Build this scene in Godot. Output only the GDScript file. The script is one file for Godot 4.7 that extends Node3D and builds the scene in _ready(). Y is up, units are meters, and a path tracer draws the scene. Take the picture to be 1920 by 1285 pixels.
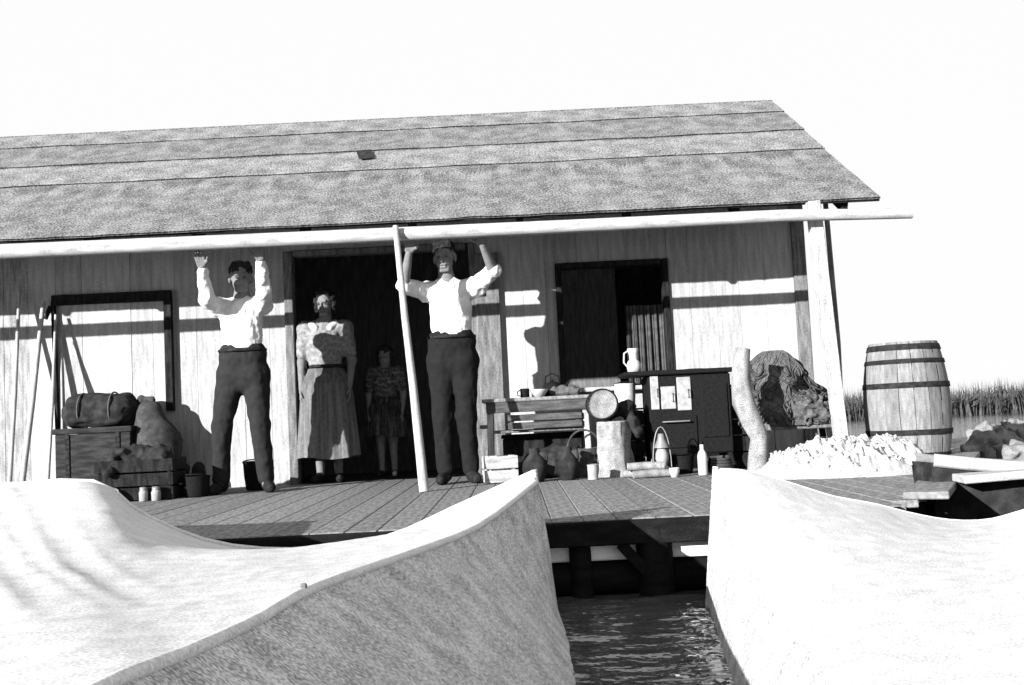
extends Node3D

const EL := 14.2      # sun height above the horizon, degrees
const AZ := 42.0      # sun stands this far left of straight behind the camera
var M := {}
var rng := RandomNumberGenerator.new()
var used := {}

func _ready():
	rng.seed = 11
	# ---------- camera, sky, sun, exposure
	var cam := Camera3D.new()
	cam.name = "camera"
	cam.position = Vector3(0, 0.48, 0)
	cam.rotation = Vector3(atan(137.5 / 2000.0), 0, -0.048)
	cam.fov = rad_to_deg(2.0 * atan(642.5 / 2000.0))
	cam.near = 0.05
	cam.far = 3000.0
	add_child(cam)
	var env := Environment.new()
	env.background_mode = Environment.BG_SKY
	var sm := ProceduralSkyMaterial.new()
	sm.sky_top_color = Color(0.59, 0.59, 0.59)
	sm.sky_horizon_color = Color(0.593, 0.593, 0.593)
	sm.ground_horizon_color = Color(0.6, 0.6, 0.6)
	sm.ground_bottom_color = Color(0.3, 0.3, 0.3)
	sm.sky_curve = 0.15
	sm.sun_angle_max = 0.0
	var sky := Sky.new()
	sky.sky_material = sm
	env.sky = sky
	env.tonemap_mode = Environment.TONE_MAPPER_LINEAR
	env.tonemap_exposure = 3.2
	env.sdfgi_enabled = true
	env.ssao_enabled = true
	env.ssil_enabled = true
	var we := WorldEnvironment.new()
	we.name = "world_environment"
	we.environment = env
	add_child(we)
	var sun := DirectionalLight3D.new()
	sun.name = "sun"
	sun.light_energy = 1.6
	sun.light_color = Color(1, 1, 1)
	sun.light_angular_distance = 0.5
	sun.shadow_enabled = true
	sun.rotation_degrees = Vector3(-EL, -AZ, 0)
	add_child(sun)
	materials()
	# ---------- the setting
	build_water()
	build_left_boat()
	build_right_boat()
	build_shores()
	build_deck()
	build_house()
	# ---------- people
	build_people()
	# ---------- things
	build_left_things()
	build_middle_things()
	build_right_things()

# ------------------------------------------------------------------ materials
func g(lin: float) -> float:
	return Color(lin, lin, lin).linear_to_srgb().r

func texture(kind: String, lo: float, mid: float, hi: float, sd: int, n := 256) -> ImageTexture:
	var a := FastNoiseLite.new()
	a.seed = sd
	a.noise_type = FastNoiseLite.TYPE_SIMPLEX_SMOOTH
	a.frequency = 0.02
	a.fractal_octaves = 4
	var b := FastNoiseLite.new()
	b.seed = sd + 7
	b.noise_type = FastNoiseLite.TYPE_SIMPLEX
	b.frequency = 0.22
	b.fractal_octaves = 2
	if kind == "print":
		b.frequency = 0.06
		b.noise_type = FastNoiseLite.TYPE_CELLULAR
	var ia := a.get_seamless_image(n, n)
	var ib := b.get_seamless_image(n, n)
	var da := ia.get_data()
	var db := ib.get_data()
	var r := RandomNumberGenerator.new()
	r.seed = sd
	var out := PackedByteArray()
	out.resize(n * n * 3)
	for i in n * n:
		var ca := da[i] / 255.0
		var cb := db[i] / 255.0
		var t := 0.5
		if kind == "speckle":
			t = 0.3 * ca + 0.55 * cb + 0.3 * (r.randf() - 0.5) + 0.08
		elif kind == "blotch":
			t = 0.65 * ca + 0.3 * cb + 0.12 * (r.randf() - 0.5) + 0.03
		elif kind == "print":
			t = 1.25 * cb - 0.1 + 0.15 * (r.randf() - 0.5)
		elif kind == "wood":
			t = 0.45 * ca + 0.5 * cb + 0.14 * (r.randf() - 0.5) + 0.03
		t = clampf((t - 0.5) * (3.0 if kind == "speckle" else 1.7) + 0.5, 0.0, 1.0)
		var v := lerpf(lo, mid, t * 2.0) if t < 0.5 else lerpf(mid, hi, t * 2.0 - 1.0)
		var q := int(clampf(g(v) * 255.0, 0, 255))
		out[i * 3] = q
		out[i * 3 + 1] = q
		out[i * 3 + 2] = q
	var im := Image.create_from_data(n, n, false, Image.FORMAT_RGB8, out)
	im.generate_mipmaps()
	return ImageTexture.create_from_image(im)

func mat(called: String, kind: String, lo: float, mid: float, hi: float, scale: Vector3, rough := 0.9, world := true, sd := 1) -> StandardMaterial3D:
	var m := StandardMaterial3D.new()
	m.albedo_texture = texture(kind, lo, mid, hi, sd)
	m.uv1_triplanar = true
	m.uv1_world_triplanar = world
	m.uv1_scale = scale
	m.roughness = rough
	m.metallic_specular = 0.12
	M[called] = m
	return m

func plain(called: String, v: float, rough := 0.8, metal := 0.0) -> StandardMaterial3D:
	var m := StandardMaterial3D.new()
	m.albedo_color = Color(g(v), g(v), g(v))
	m.roughness = rough
	m.metallic = metal
	M[called] = m
	return m

func materials():
	var one := Vector3.ONE
	mat("sand", "speckle", 0.2, 0.42, 0.62, one * 1.3, 0.95, true, 3)
	mat("wet_sand", "speckle", 0.1, 0.24, 0.42, one * 1.1, 0.9, true, 4)
	mat("roof", "speckle", 0.03, 0.1, 0.24, one * 0.8, 0.9, true, 5)
	mat("roof_pale", "speckle", 0.035, 0.12, 0.3, one * 0.8, 0.9, true, 6)
	mat("roof_dark", "speckle", 0.02, 0.08, 0.2, one * 0.8, 0.9, true, 7)
	mat("deck_wood", "wood", 0.06, 0.14, 0.27, Vector3(5, 5, 2.2), 0.9, true, 8)
	mat("deck_wood_dark", "wood", 0.055, 0.125, 0.25, Vector3(5, 5, 2.2), 0.9, true, 9)
	mat("deck_wood_pale", "wood", 0.065, 0.15, 0.29, Vector3(5, 5, 2.2), 0.9, true, 10)
	mat("whitewash", "wood", 0.2, 0.28, 0.36, Vector3(4, 0.5, 4), 0.9, true, 11)
	mat("whitewash_worn", "wood", 0.16, 0.25, 0.33, Vector3(4, 0.5, 4), 0.9, true, 12)
	mat("grey_wood", "wood", 0.04, 0.1, 0.2, Vector3(5, 0.7, 5), 0.9, true, 13)
	mat("pale_wood", "wood", 0.11, 0.27, 0.42, Vector3(5, 0.8, 5), 0.85, false, 14)
	mat("pale_wood_long", "wood", 0.12, 0.28, 0.4, Vector3(0.7, 5, 5), 0.85, false, 15)
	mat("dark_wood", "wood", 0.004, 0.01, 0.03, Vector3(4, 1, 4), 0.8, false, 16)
	mat("tarred", "wood", 0.004, 0.007, 0.015, Vector3(1, 4, 4), 0.75, true, 17)
	mat("crate_wood", "wood", 0.02, 0.05, 0.1, Vector3(1, 6, 6), 0.85, false, 18)
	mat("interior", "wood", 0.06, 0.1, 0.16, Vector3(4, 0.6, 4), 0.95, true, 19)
	mat("shirt", "blotch", 0.38, 0.46, 0.52, one * 3, 0.95, false, 20)
	mat("sweater", "speckle", 0.34, 0.46, 0.58, one * 3, 0.95, false, 21)
	mat("trousers", "blotch", 0.014, 0.017, 0.021, one * 3, 0.95, false, 22)
	mat("trousers_dark", "blotch", 0.0085, 0.0105, 0.0125, one * 3, 0.95, false, 23)
	mat("print_dress", "print", 0.1, 0.15, 0.21, one * 2.0, 0.95, false, 24)
	mat("child_print", "print", 0.02, 0.055, 0.13, one * 2.6, 0.95, false, 25)
	mat("skin", "blotch", 0.09, 0.12, 0.15, one * 4, 0.6, false, 26)
	mat("hair", "wood", 0.006, 0.012, 0.03, Vector3(14, 3, 14), 0.6, false, 27)
	mat("leather", "blotch", 0.006, 0.014, 0.03, one * 5, 0.6, false, 28)
	mat("sack", "speckle", 0.025, 0.06, 0.12, one * 3, 0.95, false, 29)
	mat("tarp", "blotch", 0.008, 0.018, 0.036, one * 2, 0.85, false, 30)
	mat("net", "speckle", 0.016, 0.06, 0.15, one * 3, 0.95, false, 31)
	mat("stone", "speckle", 0.06, 0.13, 0.24, one * 2, 0.95, true, 32)
	mat("barrel_wood", "wood", 0.07, 0.15, 0.26, Vector3(6, 1.0, 6), 0.85, false, 33)
	mat("barrel_wood_dark", "wood", 0.05, 0.11, 0.2, Vector3(6, 1.0, 6), 0.85, false, 34)
	mat("iron", "blotch", 0.006, 0.008, 0.0105, one * 6, 0.75, false, 35)
	mat("hoop", "blotch", 0.006, 0.014, 0.03, one * 4, 0.6, false, 36)
	mat("enamel", "blotch", 0.16, 0.22, 0.27, one * 3, 0.4, false, 37)
	mat("bark", "speckle", 0.07, 0.16, 0.3, Vector3(3, 1.5, 3), 0.95, false, 38)
	mat("heap", "speckle", 0.12, 0.25, 0.42, one * 2.2, 0.95, true, 39)
	mat("reed", "blotch", 0.015, 0.04, 0.08, one * 0.6, 0.9, true, 40)
	mat("dry_leaf", "blotch", 0.05, 0.12, 0.22, one * 2, 0.9, true, 41)
	mat("bucket_paint", "blotch", 0.25, 0.34, 0.4, one * 3, 0.5, false, 42)
	mat("curtain", "blotch", 0.025, 0.045, 0.08, one * 2, 0.95, false, 43)
	mat("bright_gap", "wood", 0.55, 0.72, 0.8, Vector3(0.7, 5, 5), 0.85, false, 44)  # bright tone stands in for light under the deck front
	mat("end_boards", "wood", 0.1, 0.2, 0.34, Vector3(5, 0.7, 5), 0.9, true, 45)
	mat("canvas", "speckle", 0.32, 0.44, 0.54, one * 1.6, 0.95, true, 46)
	mat("hull_paint", "speckle", 0.12, 0.3, 0.56, one * 1.6, 0.9, true, 47)
	mat("trunk_paint", "wood", 0.008, 0.02, 0.045, Vector3(1, 5, 5), 0.8, false, 48)
	mat("burlap", "speckle", 0.012, 0.035, 0.075, one * 3, 0.95, false, 49)
	plain("eye", 0.035, 0.4)
	plain("glass_dark", 0.03, 0.1)
	plain("tin", 0.16, 0.5, 0.3)
	var w := plain("water", 0.05, 0.04)
	w.metallic_specular = 0.9
	var nz := FastNoiseLite.new()
	nz.seed = 5
	nz.frequency = 0.03
	nz.fractal_octaves = 3
	var im := nz.get_seamless_image(512, 512)
	im.bump_map_to_normal_map(5.0)
	w.normal_enabled = true
	w.normal_texture = ImageTexture.create_from_image(im)
	w.normal_scale = 0.5
	w.uv1_triplanar = true
	w.uv1_world_triplanar = true
	w.uv1_scale = Vector3(0.5, 0.5, 0.9)

# ------------------------------------------------------------------ nodes
func numbered(called: String) -> String:
	if not used.has(called):
		used[called] = 0
		return called
	used[called] += 1
	return "%s_%03d" % [called, used[called]]

func thing(called: String, label: String, category: String, at := Vector3.ZERO, turn := 0.0, group := "") -> Node3D:
	var o := Node3D.new()
	o.name = numbered(called)
	add_child(o)
	o.position = at
	o.rotation.y = turn
	o.set_meta("label", label)
	o.set_meta("category", category)
	if group != "":
		o.set_meta("group", group)
	return o

func part(called: String, mesh: Mesh, m: Material, parent: Node3D, label := "") -> MeshInstance3D:
	var o := MeshInstance3D.new()
	o.name = called
	o.mesh = mesh
	o.material_override = m
	parent.add_child(o, true)
	if label != "":
		o.set_meta("label", label)
	return o

func single(called: String, mesh: Mesh, m: Material, label: String, category: String, at := Vector3.ZERO, group := "") -> MeshInstance3D:
	var o := MeshInstance3D.new()
	o.name = numbered(called)
	o.mesh = mesh
	o.material_override = m
	add_child(o)
	o.position = at
	if category == "":
		o.set_meta("kind", "structure")
	else:
		o.set_meta("category", category)
	o.set_meta("label", label)
	if group != "":
		o.set_meta("group", group)
	return o

# ------------------------------------------------------------------ shapes
func begin() -> SurfaceTool:
	var st := SurfaceTool.new()
	st.begin(Mesh.PRIMITIVE_TRIANGLES)
	return st

func tri(st: SurfaceTool, a: Vector3, b: Vector3, c: Vector3, out: Vector3):
	var n := (b - a).cross(c - a)
	if n.length_squared() < 1e-16:
		return
	n = n.normalized()
	if n.dot(out) < 0.0:
		var t := b
		b = c
		c = t
		n = -n
	st.set_normal(n); st.add_vertex(a)
	st.set_normal(n); st.add_vertex(c)
	st.set_normal(n); st.add_vertex(b)

func quad(st: SurfaceTool, a: Vector3, b: Vector3, c: Vector3, d: Vector3, out: Vector3):
	tri(st, a, b, c, out)
	tri(st, a, c, d, out)

func bx(st: SurfaceTool, c: Vector3, size: Vector3, bs := Basis.IDENTITY, bev := 0.006):
	var h := size * 0.5
	bev = minf(bev, minf(h.x, minf(h.y, h.z)) * 0.6)
	var e := h - Vector3.ONE * bev
	var P := {}
	for sx in [-1, 1]:
		for sy in [-1, 1]:
			for sz in [-1, 1]:
				var k := [sx, sy, sz]
				P[[k, 0]] = c + bs * Vector3(sx * h.x, sy * e.y, sz * e.z)
				P[[k, 1]] = c + bs * Vector3(sx * e.x, sy * h.y, sz * e.z)
				P[[k, 2]] = c + bs * Vector3(sx * e.x, sy * e.y, sz * h.z)
	for ax in 3:
		var u := (ax + 1) % 3
		var v := (ax + 2) % 3
		for s in [-1, 1]:
			var q := []
			for t in [[-1, -1], [1, -1], [1, 1], [-1, 1]]:
				var k := [0, 0, 0]
				k[ax] = s; k[u] = t[0]; k[v] = t[1]
				q.append(P[[k, ax]])
			var o := Vector3.ZERO
			o[ax] = s
			quad(st, q[0], q[1], q[2], q[3], bs * o)
		for t in [[-1, -1], [1, -1], [1, 1], [-1, 1]]:   # edges along ax
			var k0 := [0, 0, 0]
			k0[ax] = -1; k0[u] = t[0]; k0[v] = t[1]
			var k1 := k0.duplicate()
			k1[ax] = 1
			var o := Vector3.ZERO
			o[u] = t[0]; o[v] = t[1]
			quad(st, P[[k0, u]], P[[k1, u]], P[[k1, v]], P[[k0, v]], bs * o)
	for sx in [-1, 1]:
		for sy in [-1, 1]:
			for sz in [-1, 1]:
				var k := [sx, sy, sz]
				tri(st, P[[k, 0]], P[[k, 1]], P[[k, 2]], bs * Vector3(sx, sy, sz))

func box_mesh(c: Vector3, size: Vector3, bs := Basis.IDENTITY, bev := 0.006) -> ArrayMesh:
	var st := begin()
	bx(st, c, size, bs, bev)
	return st.commit()

func beam_mesh(a: Vector3, b: Vector3, w: float, t: float, up := Vector3.UP) -> ArrayMesh:
	var st := begin()
	add_beam(st, a, b, w, t, up)
	return st.commit()

func add_beam(st: SurfaceTool, a: Vector3, b: Vector3, w: float, t: float, up := Vector3.UP, bev := 0.005):
	var x := (b - a).normalized()
	var z := x.cross(up).normalized()
	var y := z.cross(x)
	bx(st, (a + b) * 0.5, Vector3((b - a).length(), t, w), Basis(x, y, z), bev)

func add_tube(st: SurfaceTool, pts: Array, rad: Array, sides := 10, caps := true, wob := 0.0):
	var rings := []
	var nrm := []
	for i in pts.size():
		var p: Vector3 = pts[i]
		var d: Vector3 = (pts[mini(i + 1, pts.size() - 1)] - pts[maxi(i - 1, 0)])
		d = d.normalized()
		var ref := Vector3(0.13, 0.2, 1).normalized() if absf(d.z) < 0.8 else Vector3(0.1, 1, 0.2).normalized()
		var u := d.cross(ref).normalized()
		var v := d.cross(u).normalized()
		var ring := []
		var ns := []
		for k in sides:
			var an := TAU * k / sides
			var o := u * cos(an) + v * sin(an)
			var r: float = rad[i] * (1.0 + wob * (sin(k * 2.3 + i * 1.7) * 0.5 + sin(k * 4.1 - i * 2.9) * 0.5))
			ring.append(p + o * r)
			ns.append(o)
		rings.append(ring)
		nrm.append(ns)
	skin_rings(st, rings, nrm, caps)

func skin_rings(st: SurfaceTool, rings: Array, nrm: Array, caps := true):
	var n: int = rings[0].size()
	for i in rings.size() - 1:
		for k in n:
			var k2 := (k + 1) % n
			var idx := [[i, k], [i + 1, k], [i + 1, k2], [i, k], [i + 1, k2], [i, k2]]
			var a: Vector3 = rings[i][k]; var b: Vector3 = rings[i + 1][k]; var c: Vector3 = rings[i + 1][k2]
			var fn := (b - a).cross(c - a)
			var flip := fn.dot(nrm[i][k]) > 0.0
			if flip:
				idx = [[i, k], [i + 1, k2], [i + 1, k], [i, k], [i, k2], [i + 1, k2]]
			for q in idx:
				st.set_normal(nrm[q[0]][q[1]])
				st.add_vertex(rings[q[0]][q[1]])
	if caps:
		for e in [0, rings.size() - 1]:
			var c := Vector3.ZERO
			for p in rings[e]: c += p
			c /= n
			var c2 := Vector3.ZERO
			var o: int = 1 if e == 0 else e - 1
			for p in rings[o]: c2 += p
			c2 /= n
			for k in n:
				tri(st, c, rings[e][k], rings[e][(k + 1) % n], c - c2)

func tube_mesh(pts: Array, rad: Array, sides := 10, wob := 0.0) -> ArrayMesh:
	var st := begin()
	add_tube(st, pts, rad, sides, true, wob)
	return st.commit()

func add_lathe(st: SurfaceTool, prof: Array, at := Vector3.ZERO, bs := Basis.IDENTITY, seg := 20):
	# prof: [radius, height] from bottom to top
	var rings := []
	var nrm := []
	for i in prof.size():
		var p0 = prof[maxi(i - 1, 0)]
		var p1 = prof[mini(i + 1, prof.size() - 1)]
		var t := Vector2(p1[0] - p0[0], p1[1] - p0[1]).normalized()
		var ring := []
		var ns := []
		for k in seg:
			var an := TAU * k / seg
			ring.append(at + bs * Vector3(cos(an) * prof[i][0], prof[i][1], sin(an) * prof[i][0]))
			ns.append((bs * Vector3(cos(an) * t.y, -t.x, sin(an) * t.y)).normalized())
		rings.append(ring)
		nrm.append(ns)
	skin_rings(st, rings, nrm, false)

func lathe_mesh(prof: Array, at := Vector3.ZERO, bs := Basis.IDENTITY, seg := 20) -> ArrayMesh:
	var st := begin()
	add_lathe(st, prof, at, bs, seg)
	return st.commit()

# a grid of points as a smooth sheet
func sheet(pts: Array, st: SurfaceTool = null) -> ArrayMesh:
	var nu := pts.size()
	var nv: int = pts[0].size()
	if st == null:
		st = begin()
	var N := []
	for i in nu:
		var row := []
		for j in nv:
			var du: Vector3 = pts[mini(i + 1, nu - 1)][j] - pts[maxi(i - 1, 0)][j]
			var dv: Vector3 = pts[i][mini(j + 1, nv - 1)] - pts[i][maxi(j - 1, 0)]
			var n := du.cross(dv)
			if n.length_squared() < 1e-14: n = Vector3.UP
			n = n.normalized()
			if n.y < 0: n = -n
			row.append(n)
		N.append(row)
	for i in nu - 1:
		for j in nv - 1:
			var q := [[i, j], [i + 1, j], [i + 1, j + 1], [i, j + 1]]
			var fn: Vector3 = (pts[i + 1][j] - pts[i][j]).cross(pts[i + 1][j + 1] - pts[i][j])
			var order := [0, 1, 2, 0, 2, 3]
			if fn.dot(N[i][j]) > 0: order = [0, 2, 1, 0, 3, 2]
			for o in order:
				st.set_normal(N[q[o][0]][q[o][1]])
				st.add_vertex(pts[q[o][0]][q[o][1]])
	return st.commit()

# smooth union of tapered capsules and ellipsoids meshed as surface nets
# prim: {a, b, ra, rb} or {c, r (Vector3)}; cut = true carves
func cap(a: Vector3, b: Vector3, ra: float, rb: float, sq := 1.0) -> Dictionary:
	return {"a": a, "b": b, "ra": ra, "rb": rb, "sq": sq}

func ell(c: Vector3, r: Vector3, cut := false) -> Dictionary:
	return {"c": c, "r": r, "cut": cut}

func add_sdf(st: SurfaceTool, prims: Array, cell: float, k: float, amp := 0.0, freq := 8.0, sd := 1, stretch := Vector3.ONE):
	var lo := Vector3(1e9, 1e9, 1e9)
	var hi := -lo
	for p in prims:
		if p.has("c"):
			if p.cut: continue
			lo = lo.min(p.c - p.r); hi = hi.max(p.c + p.r)
		else:
			var m: float = maxf(p.ra, p.rb) * maxf(1.0, 1.0 / p.sq)
			lo = lo.min(p.a.min(p.b) - Vector3.ONE * m); hi = hi.max(p.a.max(p.b) + Vector3.ONE * m)
	var pad := cell * 3.0 + amp
	lo -= Vector3.ONE * pad
	hi += Vector3.ONE * pad
	var nx := int((hi.x - lo.x) / cell) + 2
	var ny := int((hi.y - lo.y) / cell) + 2
	var nz := int((hi.z - lo.z) / cell) + 2
	var G := PackedFloat32Array()
	G.resize(nx * ny * nz)
	G.fill(0.3)
	var sxy := nx * ny
	for p in prims:
		var ell_: bool = p.has("c")
		var l: Vector3
		var h: Vector3
		var A := Vector3.ZERO; var AB := Vector3.ZERO; var inv := 0.0; var ra := 0.0; var rb := 0.0; var sq := 1.0
		var C := Vector3.ZERO; var R := Vector3.ONE; var cut := false; var rm := 0.0
		if ell_:
			C = p.c; R = p.r; cut = p.cut
			rm = minf(R.x, minf(R.y, R.z))
			l = C - R; h = C + R
		else:
			A = p.a; AB = p.b - p.a; ra = p.ra; rb = p.rb; sq = p.sq
			inv = 1.0 / maxf(AB.length_squared(), 1e-9)
			var mr := maxf(ra, rb) * maxf(1.0, 1.0 / sq)
			l = p.a.min(p.b) - Vector3.ONE * mr
			h = p.a.max(p.b) + Vector3.ONE * mr
		var mg := k + cell * 2.5 + amp
		l = (l - Vector3.ONE * mg - lo) / cell
		h = (h + Vector3.ONE * mg - lo) / cell
		var x0 := maxi(0, int(l.x)); var x1 := mini(nx - 1, int(h.x) + 1)
		var y0 := maxi(0, int(l.y)); var y1 := mini(ny - 1, int(h.y) + 1)
		var z0 := maxi(0, int(l.z)); var z1 := mini(nz - 1, int(h.z) + 1)
		for z in range(z0, z1 + 1):
			for y in range(y0, y1 + 1):
				var base := z * sxy + y * nx
				var q := lo + Vector3(x0, y, z) * cell
				for x in range(x0, x1 + 1):
					var d: float
					if ell_:
						var e := (q - C) / R
						d = (e.length() - 1.0) * rm
					else:
						var w := q - A
						var t := clampf(w.dot(AB) * inv, 0.0, 1.0)
						w -= AB * t
						w.z *= sq
						d = w.length() - lerpf(ra, rb, t)
					q.x += cell
					var o := G[base + x]
					if cut:
						d = -d
						var hh := maxf(k - absf(o - d), 0.0)
						G[base + x] = maxf(o, d) + hh * hh / (4.0 * k)
					else:
						var hh := maxf(k - absf(o - d), 0.0)
						G[base + x] = minf(o, d) - hh * hh / (4.0 * k)
	if amp > 0.0:
		var nzs := FastNoiseLite.new()
		nzs.seed = sd
		nzs.frequency = freq
		nzs.fractal_octaves = 2
		for z in nz:
			for y in ny:
				for x in nx:
					var i := z * sxy + y * nx + x
					if absf(G[i]) < amp * 1.5 + cell * 2.5:
						G[i] += amp * nzs.get_noise_3dv((lo + Vector3(x, y, z) * cell) * stretch)
	var vid := PackedInt32Array()
	vid.resize(nx * ny * nz)
	vid.fill(-1)
	var V := PackedVector3Array()
	var N := PackedVector3Array()
	var off := [0, 1, nx, nx + 1, sxy, sxy + 1, sxy + nx, sxy + nx + 1]
	var edges := [[0, 1], [2, 3], [4, 5], [6, 7], [0, 2], [1, 3], [4, 6], [5, 7], [0, 4], [1, 5], [2, 6], [3, 7]]
	var lim := cell * 4.0
	for z in nz - 1:
		for y in ny - 1:
			for x in nx - 1:
				var i := z * sxy + y * nx + x
				if absf(G[i]) > lim: continue
				var v := [G[i], G[i + 1], G[i + nx], G[i + nx + 1], G[i + sxy], G[i + sxy + 1], G[i + sxy + nx], G[i + sxy + nx + 1]]
				var neg := 0
				for c in 8:
					if v[c] < 0.0: neg += 1
				if neg == 0 or neg == 8: continue
				var s := Vector3.ZERO
				var cnt := 0
				for e in edges:
					var a: float = v[e[0]]
					var b: float = v[e[1]]
					if (a < 0.0) == (b < 0.0): continue
					var t := a / (a - b)
					var pa := Vector3(e[0] & 1, (e[0] >> 1) & 1, e[0] >> 2)
					var pb := Vector3(e[1] & 1, (e[1] >> 1) & 1, e[1] >> 2)
					s += pa.lerp(pb, t)
					cnt += 1
				s /= cnt
				var gr := Vector3(v[1] + v[3] + v[5] + v[7] - v[0] - v[2] - v[4] - v[6],
					v[2] + v[3] + v[6] + v[7] - v[0] - v[1] - v[4] - v[5],
					v[4] + v[5] + v[6] + v[7] - v[0] - v[1] - v[2] - v[3])
				vid[i] = V.size()
				V.append(lo + (Vector3(x, y, z) + s) * cell)
				N.append(gr.normalized() if gr.length_squared() > 1e-14 else Vector3.UP)
	for z in range(1, nz - 1):
		for y in range(1, ny - 1):
			for x in range(1, nx - 1):
				var i := z * sxy + y * nx + x
				if absf(G[i]) > lim: continue
				var s0 := G[i] < 0.0
				for ax in 3:
					var st1: int = [1, nx, sxy][ax]
					if (G[i + st1] < 0.0) == s0: continue
					var du: int = [nx, sxy, 1][ax]
					var dv: int = [sxy, 1, nx][ax]
					var a := vid[i]; var b := vid[i - du]; var c := vid[i - du - dv]; var d := vid[i - dv]
					if a < 0 or b < 0 or c < 0 or d < 0: continue
					var tr := [a, b, c, a, c, d] if not s0 else [a, c, b, a, d, c]
					for w in tr:
						st.set_normal(N[w])
						st.add_vertex(V[w])

func sdf_mesh(prims: Array, cell: float, k: float, amp := 0.0, freq := 8.0, sd := 1, stretch := Vector3.ONE) -> ArrayMesh:
	var st := begin()
	add_sdf(st, prims, cell, k, amp, freq, sd, stretch)
	return st.commit()

func curve(pts: Array, t: float):   # piecewise linear with smoothing through the points
	var n := pts.size() - 1
	var f := clampf(t, 0.0, 1.0) * n
	var i := mini(int(f), n - 1)
	var u := f - i
	var p0: Vector3 = pts[maxi(i - 1, 0)]
	var p1: Vector3 = pts[i]
	var p2: Vector3 = pts[i + 1]
	var p3: Vector3 = pts[mini(i + 2, n)]
	return p1.cubic_interpolate(p2, p0, p3, u)

# ------------------------------------------------------------------ setting
func build_water():
	var st := begin()
	var s := 1500.0
	quad(st, Vector3(-s, -0.348, 40), Vector3(s, -0.348, 40), Vector3(s, -0.348, -2200), Vector3(-s, -0.348, -2200), Vector3.UP)
	var far := single("water", st.commit(), M.water, "open calm water reaching past the house to the horizon", "")
	far.set_meta("kind", "structure")
	var nz := FastNoiseLite.new()
	nz.seed = 9
	nz.frequency = 1.0
	nz.fractal_octaves = 2
	var pts := []
	for i in 61:
		var row := []
		for j in 260:
			var x := -0.4 + 1.8 * i / 60.0
			var z := -2.0 - 6.5 * j / 259.0
			var h := nz.get_noise_2d(x * 2.2, z * 9.0) * 0.011 + nz.get_noise_2d(x * 5.0 + 40, z * 20.0) * 0.003
			row.append(Vector3(x, -0.34 + h, z))
		pts.append(row)
	single("water", sheet(pts), M.water, "rippled water in the narrow channel below the deck front", "")
	st = begin()
	quad(st, Vector3(-60, -1.6, 40), Vector3(60, -1.6, 40), Vector3(60, -1.6, -60), Vector3(-60, -1.6, -60), Vector3.UP)
	single("lake_bed", st.commit(), M.wet_sand, "sandy bed under the water", "")

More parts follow.
